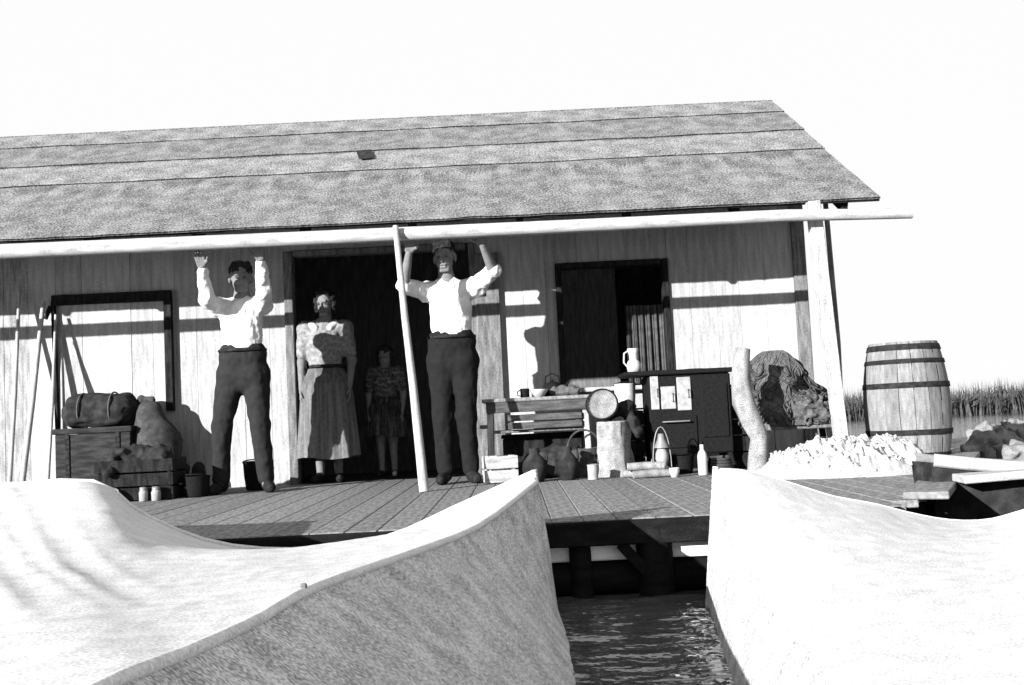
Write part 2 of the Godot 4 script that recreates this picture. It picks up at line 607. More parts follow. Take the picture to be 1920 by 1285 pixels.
# a moored boat with a raised bow: B far rail, R near rail, W foot of the near side, S foot of the far side,
# all running from the bow to the stern; the pale canvas cover lies between the rails
func covered_boat(called_label: String, B: Array, R: Array, W: Array, S: Array, sd: int, creases: bool, side_label: String):
	var o := thing("boat", called_label, "boat", Vector3.ZERO, 0.0, "boats moored before the deck")
	var nz := FastNoiseLite.new()
	nz.seed = sd
	nz.frequency = 1.0
	nz.fractal_octaves = 3
	var top := []
	var side := []
	var rear := []
	var nr := 140
	var rail_r := []
	var rail_b := []
	var rr := []
	for i in nr + 1:
		var t := pow(float(i) / nr, 1.15)
		var b: Vector3 = curve(B, t)
		var r: Vector3 = curve(R, t)
		var w: Vector3 = curve(W, t)
		var s: Vector3 = curve(S, t)
		var row := []
		for j in 61:
			var u := float(j) / 60
			var p: Vector3 = b.lerp(r, u)
			if creases:
				p.y = lerpf(b.y, r.y, smoothstep(0.0, 0.5, u))
			p.y += (-0.045 if creases else 0.03) * sin(u * PI) * clampf(t * 3.0, 0, 1)
			var e := clampf(sin(u * PI) * 4.0, 0, 1)
			var d := nz.get_noise_2d(p.x * 1.2, p.z * 1.2) * 0.006 + nz.get_noise_2d(p.x * 14.0, p.z * 5.0) * 0.0015
			if creases:
				for k in 5:         # creases pulled in the canvas
					var c: float = p.x - 0.606 * (p.z + 2.85) + 1.17 + [0.0, 0.1, 0.25, -0.14, 0.42][k] + 0.015 * sin(p.z * 1.6 + k * 1.7)
					d += [0.008, 0.005, 0.008, 0.004, 0.006][k] * clampf((-p.x - 0.8) * 3.0, 0, 1) * exp(-c * c / 0.0012)
			row.append(p + Vector3(0, d * e, 0))
		top.append(row)
		row = []
		for j in 25:
			var u := j / 24.0
			var p: Vector3 = r.lerp(w, u)
			var outw := Vector3(signf(w.x - r.x + 0.0001), 0, 0)
			p += outw * sin(u * PI) * 0.018 + Vector3(0, sin(u * PI) * 0.008, 0)
			row.append(p + Vector3(0, 0, nz.get_noise_2d(p.x * 3.0, p.y * 3.0 + p.z) * 0.004))
		side.append(row)
		row = []
		for j in 9:
			row.append(b.lerp(s, j / 8.0))
		rear.append(row)
		if i % 5 == 0:
			rail_r.append(r); rail_b.append(b); rr.append(0.012 if creases else 0.004)
	part("canvas_cover", sheet(top), M.canvas, o)
	part("hull_side", sheet(side), M.hull_paint, o, side_label)
	part("far_side", sheet(rear), M.hull_paint, o)
	if creases:
		part("rail", tube_mesh(rail_r, rr, 8), M.canvas, o)
	part("rail", tube_mesh(rail_b, rr, 8), M.canvas, o)
	part("stem", tube_mesh([B[0] + Vector3(0, 0.01, 0), (B[0] as Vector3).lerp(W[0], 0.25), (B[0] as Vector3).lerp(W[0], 0.6), W[0]], [0.014, 0.016, 0.018, 0.018], 8), M.hull_paint, o)
	var st := begin()
	var e := nr
	tri(st, S[S.size() - 1], B[B.size() - 1], R[R.size() - 1], Vector3(0, 0, 1))
	tri(st, S[S.size() - 1], R[R.size() - 1], W[W.size() - 1], Vector3(0, 0, 1))
	part("transom", st.commit(), M.hull_paint, o)
	if creases:
		part("rowlock", box_mesh(Vector3(-0.468, 0.135, -2.3), Vector3(0.014, 0.022, 0.01), Basis.IDENTITY, 0.003), M.grey_wood, o)

func build_left_boat():
	var z := -4.55
	var B := [Vector3(0.066, 0.238, -4.53), Vector3(-0.259, 0.11, z), Vector3(-0.58, -0.01, z), Vector3(-0.942, -0.042, z), Vector3(-1.3, 0.005, z), Vector3(-1.6, 0.14, z), Vector3(-1.8, 0.285, z), Vector3(-2.2, 0.29, z), Vector3(-2.65, 0.32, z), Vector3(-3.2, 0.34, z), Vector3(-4.5, 0.34, z)]
	var R := [Vector3(0.071, 0.2, -4.47), Vector3(-0.142, 0.106, -3.75), Vector3(-0.305, 0.104, -3.1), Vector3(-0.401, 0.113, -2.7), Vector3(-0.468, 0.126, -2.3), Vector3(-0.485, 0.134, -1.95), Vector3(-0.517, 0.144, -1.65), Vector3(-0.543, 0.159, -1.4), Vector3(-0.57, 0.16, -1.0), Vector3(-0.6, 0.16, -0.5), Vector3(-0.65, 0.16, 0.6)]
	var W := []
	for i in R.size():
		var r: Vector3 = R[i]
		W.append(Vector3(0.21, -0.42, minf(r.z - 0.12, 0.4)))
	W[0] = Vector3(0.13, -0.42, -4.6)
	W[1] = Vector3(0.19, -0.42, -4.1)
	var S := []
	for i in B.size():
		S.append(B[i] + Vector3(0.0, -0.5 - maxf(B[i].y, 0), -0.12))
	S[0] = Vector3(0.12, -0.42, -4.62)
	covered_boat("broad pale covered boat with sagging creased canvas and a shaded grey side", B, R, W, S, 21, true, "shaded grey side of the boat, facing the channel")

func build_right_boat():
	var z := -4.55
	var B := [Vector3(0.838, 0.214, z), Vector3(0.967, 0.2, z), Vector3(1.144, 0.143, z), Vector3(1.321, 0.078, z), Vector3(1.499, 0.036, z), Vector3(1.65, -0.01, z), Vector3(1.808, -0.046, z), Vector3(1.965, -0.053, z), Vector3(2.126, -0.02, z), Vector3(2.6, 0.1, z), Vector3(3.6, 0.2, z)]
	var R := [Vector3(0.832, 0.19, -4.5), Vector3(0.81, 0.07, -4.1), Vector3(0.76, 0.0, -3.7), Vector3(0.72, -0.04, -3.3), Vector3(0.68, -0.07, -2.9), Vector3(0.64, -0.08, -2.5), Vector3(0.62, -0.08, -2.1), Vector3(0.6, -0.08, -1.7), Vector3(0.6, -0.08, -1.2), Vector3(0.6, -0.08, -0.5), Vector3(0.6, -0.08, 0.6)]
	var W := []
	for i in R.size():
		var r: Vector3 = R[i]
		W.append(Vector3(clampf(0.79 + (r.z + 4.5) * -0.13, 0.5, 0.8) - 0.03, -0.42, r.z))
	var S := []
	for i in B.size():
		S.append(B[i] + Vector3(0.0, -0.5 - maxf(B[i].y, 0), -0.12))
	covered_boat("smooth bright covered boat with a blunt high bow beside the skiff", B, R, W, S, 33, false, "sunlit pale side of the boat, facing the channel")

func mound_sheet(x0: float, x1: float, z0: float, z1: float, fn: Callable, nx := 60, nz := 60) -> ArrayMesh:
	var pts := []
	for i in nx + 1:
		var row := []
		for j in nz + 1:
			var x := lerpf(x0, x1, float(i) / nx)
			var zz := lerpf(z0, z1, float(j) / nz)
			row.append(Vector3(x, fn.call(x, zz), zz))
		pts.append(row)
	return sheet(pts)

func build_shores():
	var nz := FastNoiseLite.new()
	nz.seed = 3
	nz.frequency = 0.8
	nz.fractal_octaves = 4
	var left := func(x: float, z: float) -> float:
		var e := (x + 4.7) / 2.0
		var f := (z + 6.5) / 1.35
		var m := exp(-pow(maxf(e, 0.0), 4.0) - f * f * f * f)
		return -0.5 + 0.83 * m + nz.get_noise_2d(x * 2, z * 2) * 0.06
	single("sand_mound", mound_sheet(-8, -2.2, -8.2, -4.7, left, 90, 60), M.sand, "low pale sand mound beyond the deck's end", "")
	var right := func(x: float, z: float) -> float:
		var e := clampf((x - 3.5) / 0.8, 0, 1)
		var f := clampf((-z - 7.4) / 1.0, 0, 1) * clampf((z + 15.0) / 2.0, 0, 1)
		return -0.55 + 0.5 * e * f + nz.get_noise_2d(x * 1.5, z * 1.5) * 0.09
	single("shore", mound_sheet(3.2, 12, -16, -6.8, right, 90, 90), M.wet_sand, "grey sandy shore with rocks past the barrel", "")

func build_deck():
	var d := thing("deck", "wide weathered grey plank deck on dark posts along the house front", "deck")
	var x := -3.3
	var i := 0
	var mats := [M.deck_wood, M.deck_wood_dark, M.deck_wood, M.deck_wood_pale]
	while x < 3.36:
		var w := rng.randf_range(0.13, 0.18)
		var zf := -4.8
		var xc := x + w * 0.5
		if xc > 1.72:
			zf = -4.85 - (xc - 1.72) * 2.05
		zf += rng.randf_range(-0.015, 0.015)
		var L := -8.89
		if L < zf - 0.3:
			var bs := Basis(Vector3.UP, rng.randf_range(-0.0015, 0.0015))
			part("deck_board", box_mesh(Vector3(xc, -0.0175 + rng.randf_range(-0.0012, 0.0012), (zf + L) * 0.5), Vector3(w - 0.0025, 0.035, absf(zf - L)), bs, 0.004), mats[rng.randi() % 4], d)
		x += w
		i += 1
	part("front_beam", box_mesh(Vector3(-0.8, -0.058, -4.775), Vector3(4.98, 0.108, 0.04)), M.tarred, d)
	for z in [-6.2, -7.5, -8.7]:
		part("cross_beam", box_mesh(Vector3(-0.4, -0.09, z), Vector3(5.2, 0.09, 0.1)), M.tarred, d)
	part("edge_beam", beam_mesh(Vector3(1.78, -0.09, -5.0), Vector3(3.28, -0.09, -8.1), 0.08, 0.09), M.tarred, d)
	for p in [[0.257, 0.1, 0.0], [0.59, 0.165, 0.0], [-0.75, 0.12, 0.0], [-1.6, 0.12, 0.0], [-2.6, 0.12, 0.0], [1.5, 0.14, 0.0]]:
		part("post", tube_mesh([Vector3(p[0], -1.5, -4.83), Vector3(p[0] + 0.01, -0.6, -4.83), Vector3(p[0], -0.035, -4.83)], [p[1] * 0.52, p[1] * 0.5, p[1] * 0.5], 12, 0.05), M.tarred, d)
	part("brace", beam_mesh(Vector3(0.44, -0.11, -4.79), Vector3(0.55, -0.24, -4.79), 0.05, 0.05, Vector3.BACK), M.tarred, d)
	for xx in [-2.4, -0.6, 1.2, 2.4]:
		for zz in [-6.2, -7.6]:
			part("post", tube_mesh([Vector3(xx, -1.5, zz), Vector3(xx, -0.04, zz)], [0.075, 0.07], 10, 0.05), M.tarred, d)
	part("light_gap_board", box_mesh(Vector3(0.4, -0.15, -4.86), Vector3(2.9, 0.075, 0.03)), M.bright_gap, d, "added pale board standing in for light showing behind the front posts")  # added board, its pale colour stands for light showing under the deck
	part("waterline_log", tube_mesh([Vector3(-1.4, -0.27, -4.9), Vector3(0.4, -0.265, -4.89), Vector3(2.0, -0.27, -4.91)], [0.072, 0.075, 0.073], 14, 0.04), M.tarred, d)

# ------------------------------------------------------------------ house
func roof_h(z: float) -> float:   # top of the sheathing at world z (negative)
	return 1.935 + (-z - 7.7) * (1.575 / 2.9)

func roof_strip(x0: float, x1: float, l0: float, l1: float, lift: float, eave: Vector3, dirv: Vector3, nrm: Vector3, sd: int) -> ArrayMesh:
	var nz := FastNoiseLite.new()
	nz.seed = 60 + sd
	nz.frequency = 1.0
	nz.fractal_octaves = 3
	var n := 150
	var top := []
	for i in n + 1:
		var x := lerpf(x0, x1, float(i) / n)
		var a := l0 + nz.get_noise_2d(x * 1.3, 3.0) * 0.022 + nz.get_noise_2d(x * 6.0, 9.0) * 0.008
		var row := [Vector3(x, 0, 0) + eave + dirv * a + nrm * (lift - 0.008)]
		for j in 9:
			var v := lerpf(a, l1, j / 8.0)
			var und := nz.get_noise_2d(x * 0.7, v * 2.0) * 0.009 + nz.get_noise_2d(x * 3.0, v * 5.0) * 0.003
			row.append(Vector3(x, 0, 0) + eave + dirv * v + nrm * (lift + 0.006 * (1.0 - j / 8.0) + und * (0.4 if j == 0 else 1.0)))
		top.append(row)
	return sheet(top)

func build_house():
	var h := thing("house", "long low whitewashed plank house with a grey lapped roof", "house", Vector3(0, 0, 0))
	var ZW := -8.9
	# front wall of upright boards, cut round the doorway and the window
	var holes := [[-1.89, -0.29, -0.2, 1.95], [0.39, 1.333, 0.673, 1.737]]
	var cuts := [-1.89, -0.29, 0.39, 1.333]
	var x := -6.4
	while x < 2.38:
		var w := rng.randf_range(0.17, 0.23)
		var x1 := x + w
		for c in cuts:
			if x < c - 0.01 and x1 > c - 0.05:
				x1 = c
		x1 = minf(x1, 2.39)
		if 2.39 - x1 < 0.05: x1 = 2.39
		var segs := [[-0.12, 2.5]]
		for q in holes:
			if x1 > q[0] + 0.005 and x < q[1] - 0.005:
				segs = [[-0.12, q[2]], [q[3], 2.5]]
		for s in segs:
			if s[1] - s[0] < 0.05: continue
			var m = M.whitewash if rng.randf() < 0.6 else M.whitewash_worn
			if x1 < -3.83: m = M.end_boards  # greyer boards at the left end of the wall
			part("wall_board", box_mesh(Vector3((x + x1) * 0.5, (s[0] + s[1]) * 0.5, ZW - 0.014 + rng.randf_range(-0.0025, 0.0025)), Vector3(x1 - x - 0.0015, s[1] - s[0], 0.026), Basis.IDENTITY, 0.0015), m, h)
		x = x1
	part("corner_board", box_mesh(Vector3(2.44, 1.18, ZW + 0.006), Vector3(0.11, 2.56, 0.05)), M.grey_wood, h, "bare grey board at the house corner")
	# inner lining and the other walls, with thickness
	var st := begin()
	for q in [[-6.4, -1.89, -0.12, 2.5], [-1.89, -0.29, 1.95, 2.5], [-0.29, 0.39, -0.12, 2.5], [0.39, 1.333, -0.12, 0.673], [0.39, 1.333, 1.737, 2.5], [1.333, 2.48, -0.12, 2.5]]:
		bx(st, Vector3((q[0] + q[1]) * 0.5, (q[2] + q[3]) * 0.5, ZW - 0.07), Vector3(q[1] - q[0], q[3] - q[2], 0.06), Basis.IDENTITY, 0.001)
	part("wall_lining", st.commit(), M.interior, h)
	part("floor", box_mesh(Vector3(-1.95, -0.09, -11.2), Vector3(8.8, 0.12, 4.5)), M.interior, h)
	part("back_wall", box_mesh(Vector3(-1.95, 1.1, -13.45), Vector3(8.9, 2.5, 0.08)), M.interior, h)
	part("added_light_screen", box_mesh(Vector3(-1.6, 1.1, -11.0), Vector3(5.4, 2.4, 0.05)), M.interior, h)  # added inner screen that blocks sunlight behind the doorway
	part("ceiling", box_mesh(Vector3(-1.95, 2.43, -11.2), Vector3(8.8, 0.05, 4.4)), M.interior, h)
	for s in [[2.46, M.whitewash_worn], [-6.38, M.grey_wood]]:
		st = begin()
		var prof := [Vector2(-8.98, -0.12), Vector2(-13.4, -0.12), Vector2(-13.4, roof_h(-7.8)), Vector2(-10.6, roof_h(-10.6) - 0.12), Vector2(-8.98, roof_h(-8.98) - 0.12)]
		for k in prof.size():
			var a: Vector2 = prof[k]
			var b: Vector2 = prof[(k + 1) % prof.size()]
			for sx in [-0.03, 0.03]:
				tri(st, Vector3(s[0] + sx, 1, -11), Vector3(s[0] + sx, a.y, a.x), Vector3(s[0] + sx, b.y, b.x), Vector3(sx, 0, 0))
			quad(st, Vector3(s[0] - 0.03, a.y, a.x), Vector3(s[0] + 0.03, a.y, a.x), Vector3(s[0] + 0.03, b.y, b.x), Vector3(s[0] - 0.03, b.y, b.x), Vector3(0, (a.y + b.y) * 0.5 - 1, (a.x + b.x) * 0.5 + 11))
		part("end_wall", st.commit(), s[1], h)
	# roof: sheathing, then lapped sheets in four courses
	var run := 2.9
	var rise := 1.575
	var dirv := Vector3(0, rise, -run).normalized()
	var nrm := Vector3(0, run, rise).normalized()
	var eave := Vector3(0, 1.935, -7.7)
	var L := sqrt(run * run + rise * rise)
	var bs := Basis(Vector3.RIGHT, nrm, -dirv)
	var roof := part("roof", box_mesh(Vector3(-1.9, 0, 0) + eave + dirv * (L * 0.5 - 0.0) - nrm * 0.018, Vector3(9.28, 0.024, L - 0.04), bs, 0.003), M.dark_wood, h)
	var courses := [[0.0, 0.455, 20.0, 0.0], [0.435, 0.65, 20.0, 0.006], [0.63, 0.87, 20.0, 0.012], [0.85, 1.0, 20.0, 0.018]]
	part("patch", box_mesh(Vector3(-1.225, 0, 0) + eave + dirv * (0.57 * L) + nrm * 0.032, Vector3(0.13, 0.006, 0.3), Basis(nrm, 0.2) * bs, 0.002), M.tarp, roof, "small dark patch on the roof")
	for ci in 4:
		var c = courses[ci]
		var xx := -6.6 + ci * 0.07
		while xx < 2.74:
			var w: float = c[2] * rng.randf_range(0.85, 1.15)
			var x2 := minf(xx + w, 2.74)
			if 2.74 - x2 < 0.4: x2 = 2.74
			var l0: float = c[0] * L + rng.randf_range(-0.012, 0.012)
			var l1: float = c[1] * L
			var tilt := Basis(nrm, rng.randf_range(-0.003, 0.003))
			var lift: float = c[3] + rng.randf_range(0.0, 0.003)
			var lean := Basis(Vector3.RIGHT, -0.009 if ci > 0 else 0.0)
			var m = [M.roof, M.roof_pale, M.roof, M.roof_dark][rng.randi() % 4]
			m = [M.roof, M.roof_pale, M.roof, M.roof_pale][ci]
			part("roof_sheet", roof_strip(xx, x2, l0, l1, lift, eave, dirv, nrm, ci), m, roof)
			xx = x2
	# the far slope
	var nb := Vector3(0, run, -rise).normalized()
	var db := Vector3(0, -rise, -run).normalized()
	part("rear_roof", box_mesh(Vector3(-1.9, 0, 0) + eave + dirv * L + db * L * 0.5 + nb * 0.004 - Vector3(0, 0.01, 0), Vector3(9.28, 0.03, L), Basis(Vector3.RIGHT, nb, -db)), M.roof_dark, h)
	part("ridge_cap", tube_mesh([Vector3(-6.54, 3.51, -10.6), Vector3(-2, 3.513, -10.6), Vector3(2.74, 3.51, -10.6)], [0.03, 0.03, 0.03], 8, 0.03), M.roof_dark, roof)
	for k in 12:
		var rx := -6.3 + k * 0.8
		var a := eave + Vector3(rx, 0, 0) + dirv * 0.06 - nrm * 0.075
		part("rafter", beam_mesh(a, a + dirv * (L - 0.2), 0.05, 0.085, nrm), M.dark_wood, roof)
	# pole slung along the eave
	part("eave_pole", tube_mesh([Vector3(-6.4, 1.83, -7.55), Vector3(-3.6, 1.826, -7.55), Vector3(-1.5, 1.815, -7.55), Vector3(0.5, 1.812, -7.55), Vector3(2.0, 1.813, -7.55), Vector3(2.9, 1.785, -7.55)], [0.054, 0.053, 0.05, 0.048, 0.044, 0.036], 14, 0.04), M.pale_wood_long, h, "long pale peeled pole slung under the eave")
	var pp := part("porch_post", beam_mesh(Vector3(2.345, 0.0, -7.72), Vector3(2.236, 1.93, -7.68), 0.09, 0.09, Vector3.BACK), M.pale_wood, h, "leaning pale square post at the porch end")
	pp.name = "porch_post"
	part("porch_pole", tube_mesh([Vector3(2.365, 0.0, -7.8), Vector3(2.385, 0.9, -7.8), Vector3(2.37, 1.95, -7.82)], [0.024, 0.021, 0.02], 8, 0.05), M.grey_wood, h)
	part("porch_post", beam_mesh(Vector3(-5.6, 0.0, -7.7), Vector3(-5.6, 1.92, -7.7), 0.12, 0.12, Vector3.BACK), M.pale_wood, h)
	# dark casing on the closed window by the bundles
	var wn := part("window_casing", beam_mesh(Vector3(-3.83, 1.625, -8.87), Vector3(-2.83, 1.622, -8.87), 0.05, 0.085), M.dark_wood, h, "dark bare frame round the blank whitewashed window")
	part("casing_side", beam_mesh(Vector3(-2.86, 0.66, -8.868), Vector3(-2.86, 1.6, -8.868), 0.065, 0.05, Vector3.BACK), M.dark_wood, wn)
	part("casing_side", beam_mesh(Vector3(-3.8, 0.4, -8.868), Vector3(-3.82, 1.62, -8.868), 0.03, 0.04, Vector3.BACK), M.dark_wood, wn)
	part("shutter_hook", beam_mesh(Vector3(-3.84, 1.58, -8.86), Vector3(-3.88, 1.47, -8.85), 0.03, 0.03, Vector3.BACK), M.dark_wood, wn)
	# open doorway: jambs, head, and a plank door folded back to the wall
	var dr := part("door", box_mesh(Vector3(-0.185, 0.93, -8.86), Vector3(0.2, 1.84, 0.03)), M.grey_wood, h, "narrow grey plank door folded back against the wall")
	part("hinge", box_mesh(Vector3(-0.25, 1.5, -8.84), Vector3(0.1, 0.03, 0.008)), M.iron, dr)
	part("hinge", box_mesh(Vector3(-0.25, 0.4, -8.84), Vector3(0.1, 0.03, 0.008)), M.iron, dr)
	var df := part("door_frame", box_mesh(Vector3(-1.85, 0.97, -8.925), Vector3(0.075, 1.94, 0.13)), M.grey_wood, h)
	part("door_jamb", box_mesh(Vector3(-0.305, 0.97, -8.93), Vector3(0.05, 1.94, 0.13)), M.grey_wood, df)
	part("door_head", box_mesh(Vector3(-1.08, 1.925, -8.93), Vector3(1.45, 0.05, 0.12)), M.grey_wood, df)
	# open window
	var wf := part("window_frame", box_mesh(Vector3(0.415, 1.205, -8.93), Vector3(0.05, 1.06, 0.13)), M.dark_wood, h, "dark frame of the open window above the stove")
	part("window_jamb", box_mesh(Vector3(1.31, 1.205, -8.93), Vector3(0.05, 1.06, 0.13)), M.dark_wood, wf)
	part("window_head", box_mesh(Vector3(0.86, 1.712, -8.93), Vector3(0.84, 0.05, 0.12)), M.dark_wood, wf)
	part("window_sill", box_mesh(Vector3(0.86, 0.665, -8.88), Vector3(1.02, 0.035, 0.16)), M.pale_wood_long, wf)
	var rings := []
	for j in 15:
		var row := []
		for i in 40:
			var t := i / 39.0
			row.append(Vector3(0.97 + 0.32 * t, 0.7 + 0.66 * j / 14.0, -8.985 + 0.018 * sin(t * 34.0) * (1.0 - 0.3 * j / 14.0) + 0.006 * sin(t * 71.0)))
		rings.append(row)
	part("curtain", sheet(rings), M.curtain, wf, "dull grey cloth hung across part of the open window")

# ------------------------------------------------------------------ people
func hand_prims(wrist: Vector3, dir: Vector3, nrm: Vector3, thumb: Vector3, curl: float, s := 1.0) -> Array:
	dir = dir.normalized()
	nrm = (nrm - dir * nrm.dot(dir)).normalized()
	var side := dir.cross(nrm).normalized()
	if side.dot(thumb) < 0: side = -side
	var o := []
	var lens := [0.068, 0.078, 0.072, 0.056]
	for i in 4:
		var across := side * (0.03 - 0.0205 * i) * s
		var k := wrist + dir * 0.088 * s + across + nrm * 0.002
		o.append(cap(wrist + dir * 0.01 + across * 0.6, k, 0.015 * s, 0.0115 * s))
		var d1 := (dir * cos(curl * 0.6) + nrm * sin(curl * 0.6)).normalized()
		var d2 := (dir * cos(curl * 1.5) + nrm * sin(curl * 1.5)).normalized()
		var d3 := (dir * cos(curl * 2.2) + nrm * sin(curl * 2.2)).normalized()
		var l: float = lens[i] * s
		var a := k + d1 * l * 0.48
		var b := a + d2 * l * 0.32
		o.append(cap(k, a, 0.0092 * s, 0.0085 * s))
		o.append(cap(a, b, 0.0085 * s, 0.0078 * s))
		o.append(cap(b, b + d3 * l * 0.25, 0.0078 * s, 0.007 * s))
	var t0 := wrist + dir * 0.025 * s + side * 0.022 * s
	var t1 := t0 + (side * 0.75 + dir * 0.7 + nrm * 0.3).normalized() * 0.042 * s
	var t2 := t1 + (side * 0.3 + dir * 0.9 + nrm * (0.3 + curl * 0.5)).normalized() * 0.034 * s
	o.append(cap(t0, t1, 0.014 * s, 0.0105 * s))
	o.append(cap(t1, t2, 0.0105 * s, 0.0085 * s))
	return o

func head_prims(c: Vector3, s: float, bs: Basis) -> Array:
	# c is the middle of the head; the face looks along bs.z
	var f := func(v: Vector3) -> Vector3: return c + bs * (v * s)
	var o := [
		ell(f.call(Vector3(0, 0.035, -0.012)), Vector3(0.078, 0.085, 0.095) * s),
		ell(f.call(Vector3(0, -0.035, 0.02)), Vector3(0.061, 0.08, 0.07) * s),
		cap(f.call(Vector3(-0.025, -0.095, 0.052)), f.call(Vector3(0.025, -0.095, 0.052)), 0.02 * s, 0.02 * s),
		cap(f.call(Vector3(-0.035, 0.018, 0.078)), f.call(Vector3(0.035, 0.018, 0.078)), 0.011 * s, 0.011 * s),
		cap(f.call(Vector3(0, 0.005, 0.088)), f.call(Vector3(0, -0.032, 0.104)), 0.009 * s, 0.014 * s),
		cap(f.call(Vector3(-0.018, -0.062, 0.083)), f.call(Vector3(0.018, -0.062, 0.083)), 0.009 * s, 0.009 * s),
		cap(f.call(Vector3(-0.016, -0.075, 0.081)), f.call(Vector3(0.016, -0.075, 0.081)), 0.009 * s, 0.009 * s),
		ell(f.call(Vector3(-0.08, -0.01, -0.005)), Vector3(0.012, 0.032, 0.02) * s),
		ell(f.call(Vector3(0.08, -0.01, -0.005)), Vector3(0.012, 0.032, 0.02) * s),
		ell(f.call(Vector3(-0.032, -0.003, 0.09)), Vector3(0.017, 0.011, 0.014) * s, true),
		ell(f.call(Vector3(0.032, -0.003, 0.09)), Vector3(0.017, 0.011, 0.014) * s, true),
		ell(f.call(Vector3(0, -0.0685, 0.094)), Vector3(0.024, 0.003, 0.01) * s, true)]
	return o

func add_eyes(p: Node3D, c: Vector3, s: float, bs: Basis):
	for x in [-0.032, 0.032]:
		part("eye", sdf_mesh([ell(c + bs * Vector3(x, -0.003, 0.078) * s, Vector3(0.011, 0.008, 0.009) * s)], 0.004, 0.001), M.eye, p)

func hair_prims(c: Vector3, s: float, bs: Basis, long := false) -> Array:
	var f := func(v: Vector3) -> Vector3: return c + bs * (v * s)
	var o := [ell(f.call(Vector3(0, 0.052, -0.022)), Vector3(0.087, 0.084, 0.1) * s),
		cap(f.call(Vector3(-0.045, 0.095, 0.05)), f.call(Vector3(0.05, 0.1, 0.045)), 0.026 * s, 0.028 * s),
		cap(f.call(Vector3(-0.04, -0.03, -0.075)), f.call(Vector3(0.04, -0.03, -0.075)), 0.03 * s, 0.03 * s)]
	if long:
		for x in [-0.078, 0.078]:
			o.append(cap(f.call(Vector3(x, 0.05, 0.01)), f.call(Vector3(x * 1.05, -0.07, -0.005)), 0.026 * s, 0.024 * s))
	return o

func build_man(root: Node3D, J: Dictionary, shirt_m: Material, trouser_m: Material, sleeve: float, hem_tuck: float):
	# J: pelvis, chest, neck, head, and shoulder/elbow/wrist/hip/knee/ankle pairs
	var hb := Basis.from_euler(J.get("face", Vector3.ZERO))
	var body := begin()
	var bp := [cap(J.pelvis, J.chest, 0.12, 0.13, 1.3), cap(J.chest, J.neck, 0.12, 0.06, 1.2), cap(J.neck, J.head + Vector3(0, -0.05, -0.02), 0.056, 0.052)]
	for s in 2:
		bp.append(cap(J.chest + Vector3(0, 0.08, 0), J.sh[s], 0.08, 0.058))
		bp.append(cap(J.sh[s], J.el[s], 0.052, 0.042))
		bp.append(cap(J.el[s], J.wr[s], 0.042, 0.027))
		bp.append(cap(J.hip[s], J.kn[s], 0.085, 0.056))
		bp.append(cap(J.kn[s], J.an[s], 0.054, 0.036))
		bp.append(cap(J.an[s], J.an[s] + Vector3(0, -0.04, 0.05), 0.032, 0.024))
	add_sdf(body, bp, 0.016, 0.03)
	add_sdf(body, head_prims(J.head, 1.0, hb), 0.0065, 0.014)
	for s in 2:
		add_sdf(body, hand_prims(J.wr[s], J.hd[s], J.pn[s], Vector3(1 - 2 * s, 0, 0.2) * J.get("thumb", 1.0), 0.75), 0.0055, 0.008)
	part("body", body.commit(), M.skin, root)
	add_eyes(root, J.head, 1.0, hb)
	part("hair", sdf_mesh(hair_prims(J.head, 1.0, hb), 0.009, 0.02, 0.012, 18.0, 4), M.hair, root)
	# shirt
	var sp := [cap(J.pelvis + Vector3(0, hem_tuck, 0), J.chest, 0.146, 0.156, 1.35), cap(J.chest, J.neck + Vector3(0, -0.045, 0), 0.142, 0.08, 1.25)]
	for s in 2:
		sp.append(cap(J.chest + Vector3(0, 0.09, 0), J.sh[s], 0.095, 0.074))
		sp.append(cap(J.sh[s], J.el[s], 0.07, 0.053))
		sp.append(cap(J.el[s], (J.el[s] as Vector3).lerp(J.wr[s], sleeve), 0.053, 0.043))
	part("shirt", sdf_mesh(sp, 0.0135, 0.03, 0.014, 11.0, 12, Vector3(1.4, 0.8, 1.4)), shirt_m, root)
	var tp := [cap(J.pelvis + Vector3(-0.03, 0.08, 0), J.pelvis + Vector3(0.03, 0.08, 0), 0.153, 0.153, 1.25), cap(J.pelvis + Vector3(-0.05, -0.06, 0), J.pelvis + Vector3(0.05, -0.06, 0), 0.142, 0.142, 1.2)]
	for s in 2:
		tp.append(cap(J.hip[s], J.kn[s], 0.108, 0.074))
		tp.append(cap(J.kn[s], J.an[s] + Vector3(0, 0.02, 0.0), 0.074, 0.064))
	part("trousers", sdf_mesh(tp, 0.0135, 0.025, 0.009, 9.0, 31, Vector3(1.2, 0.8, 1.2)), trouser_m, root)
	var by: float = J.pelvis.y + 0.13
	var belt := []
	for k in 25:
		var an := TAU * k / 24.0
		belt.append(Vector3(J.pelvis.x + cos(an) * 0.17, by, J.pelvis.z + sin(an) * 0.128))
	var bst := begin()
	var brad := []
	for k in 25: brad.append(0.015)
	add_tube(bst, belt, brad, 6, false)
	part("belt", bst.commit(), M.leather, root)
	for s in 2:
		var a: Vector3 = J.an[s]
		var toe: Vector3 = J.toe[s]
		part("shoe", sdf_mesh([cap(a + Vector3(0, -0.035, -0.03), a + toe * 0.6 + Vector3(0, -0.05, 0), 0.045, 0.042), cap(a + toe * 0.6 + Vector3(0, -0.05, 0), a + toe + Vector3(0, -0.052, 0), 0.042, 0.036), cap(a + Vector3(0, 0.03, -0.01), a, 0.045, 0.048)], 0.012, 0.02, 0.003, 12.0), M.leather, root)

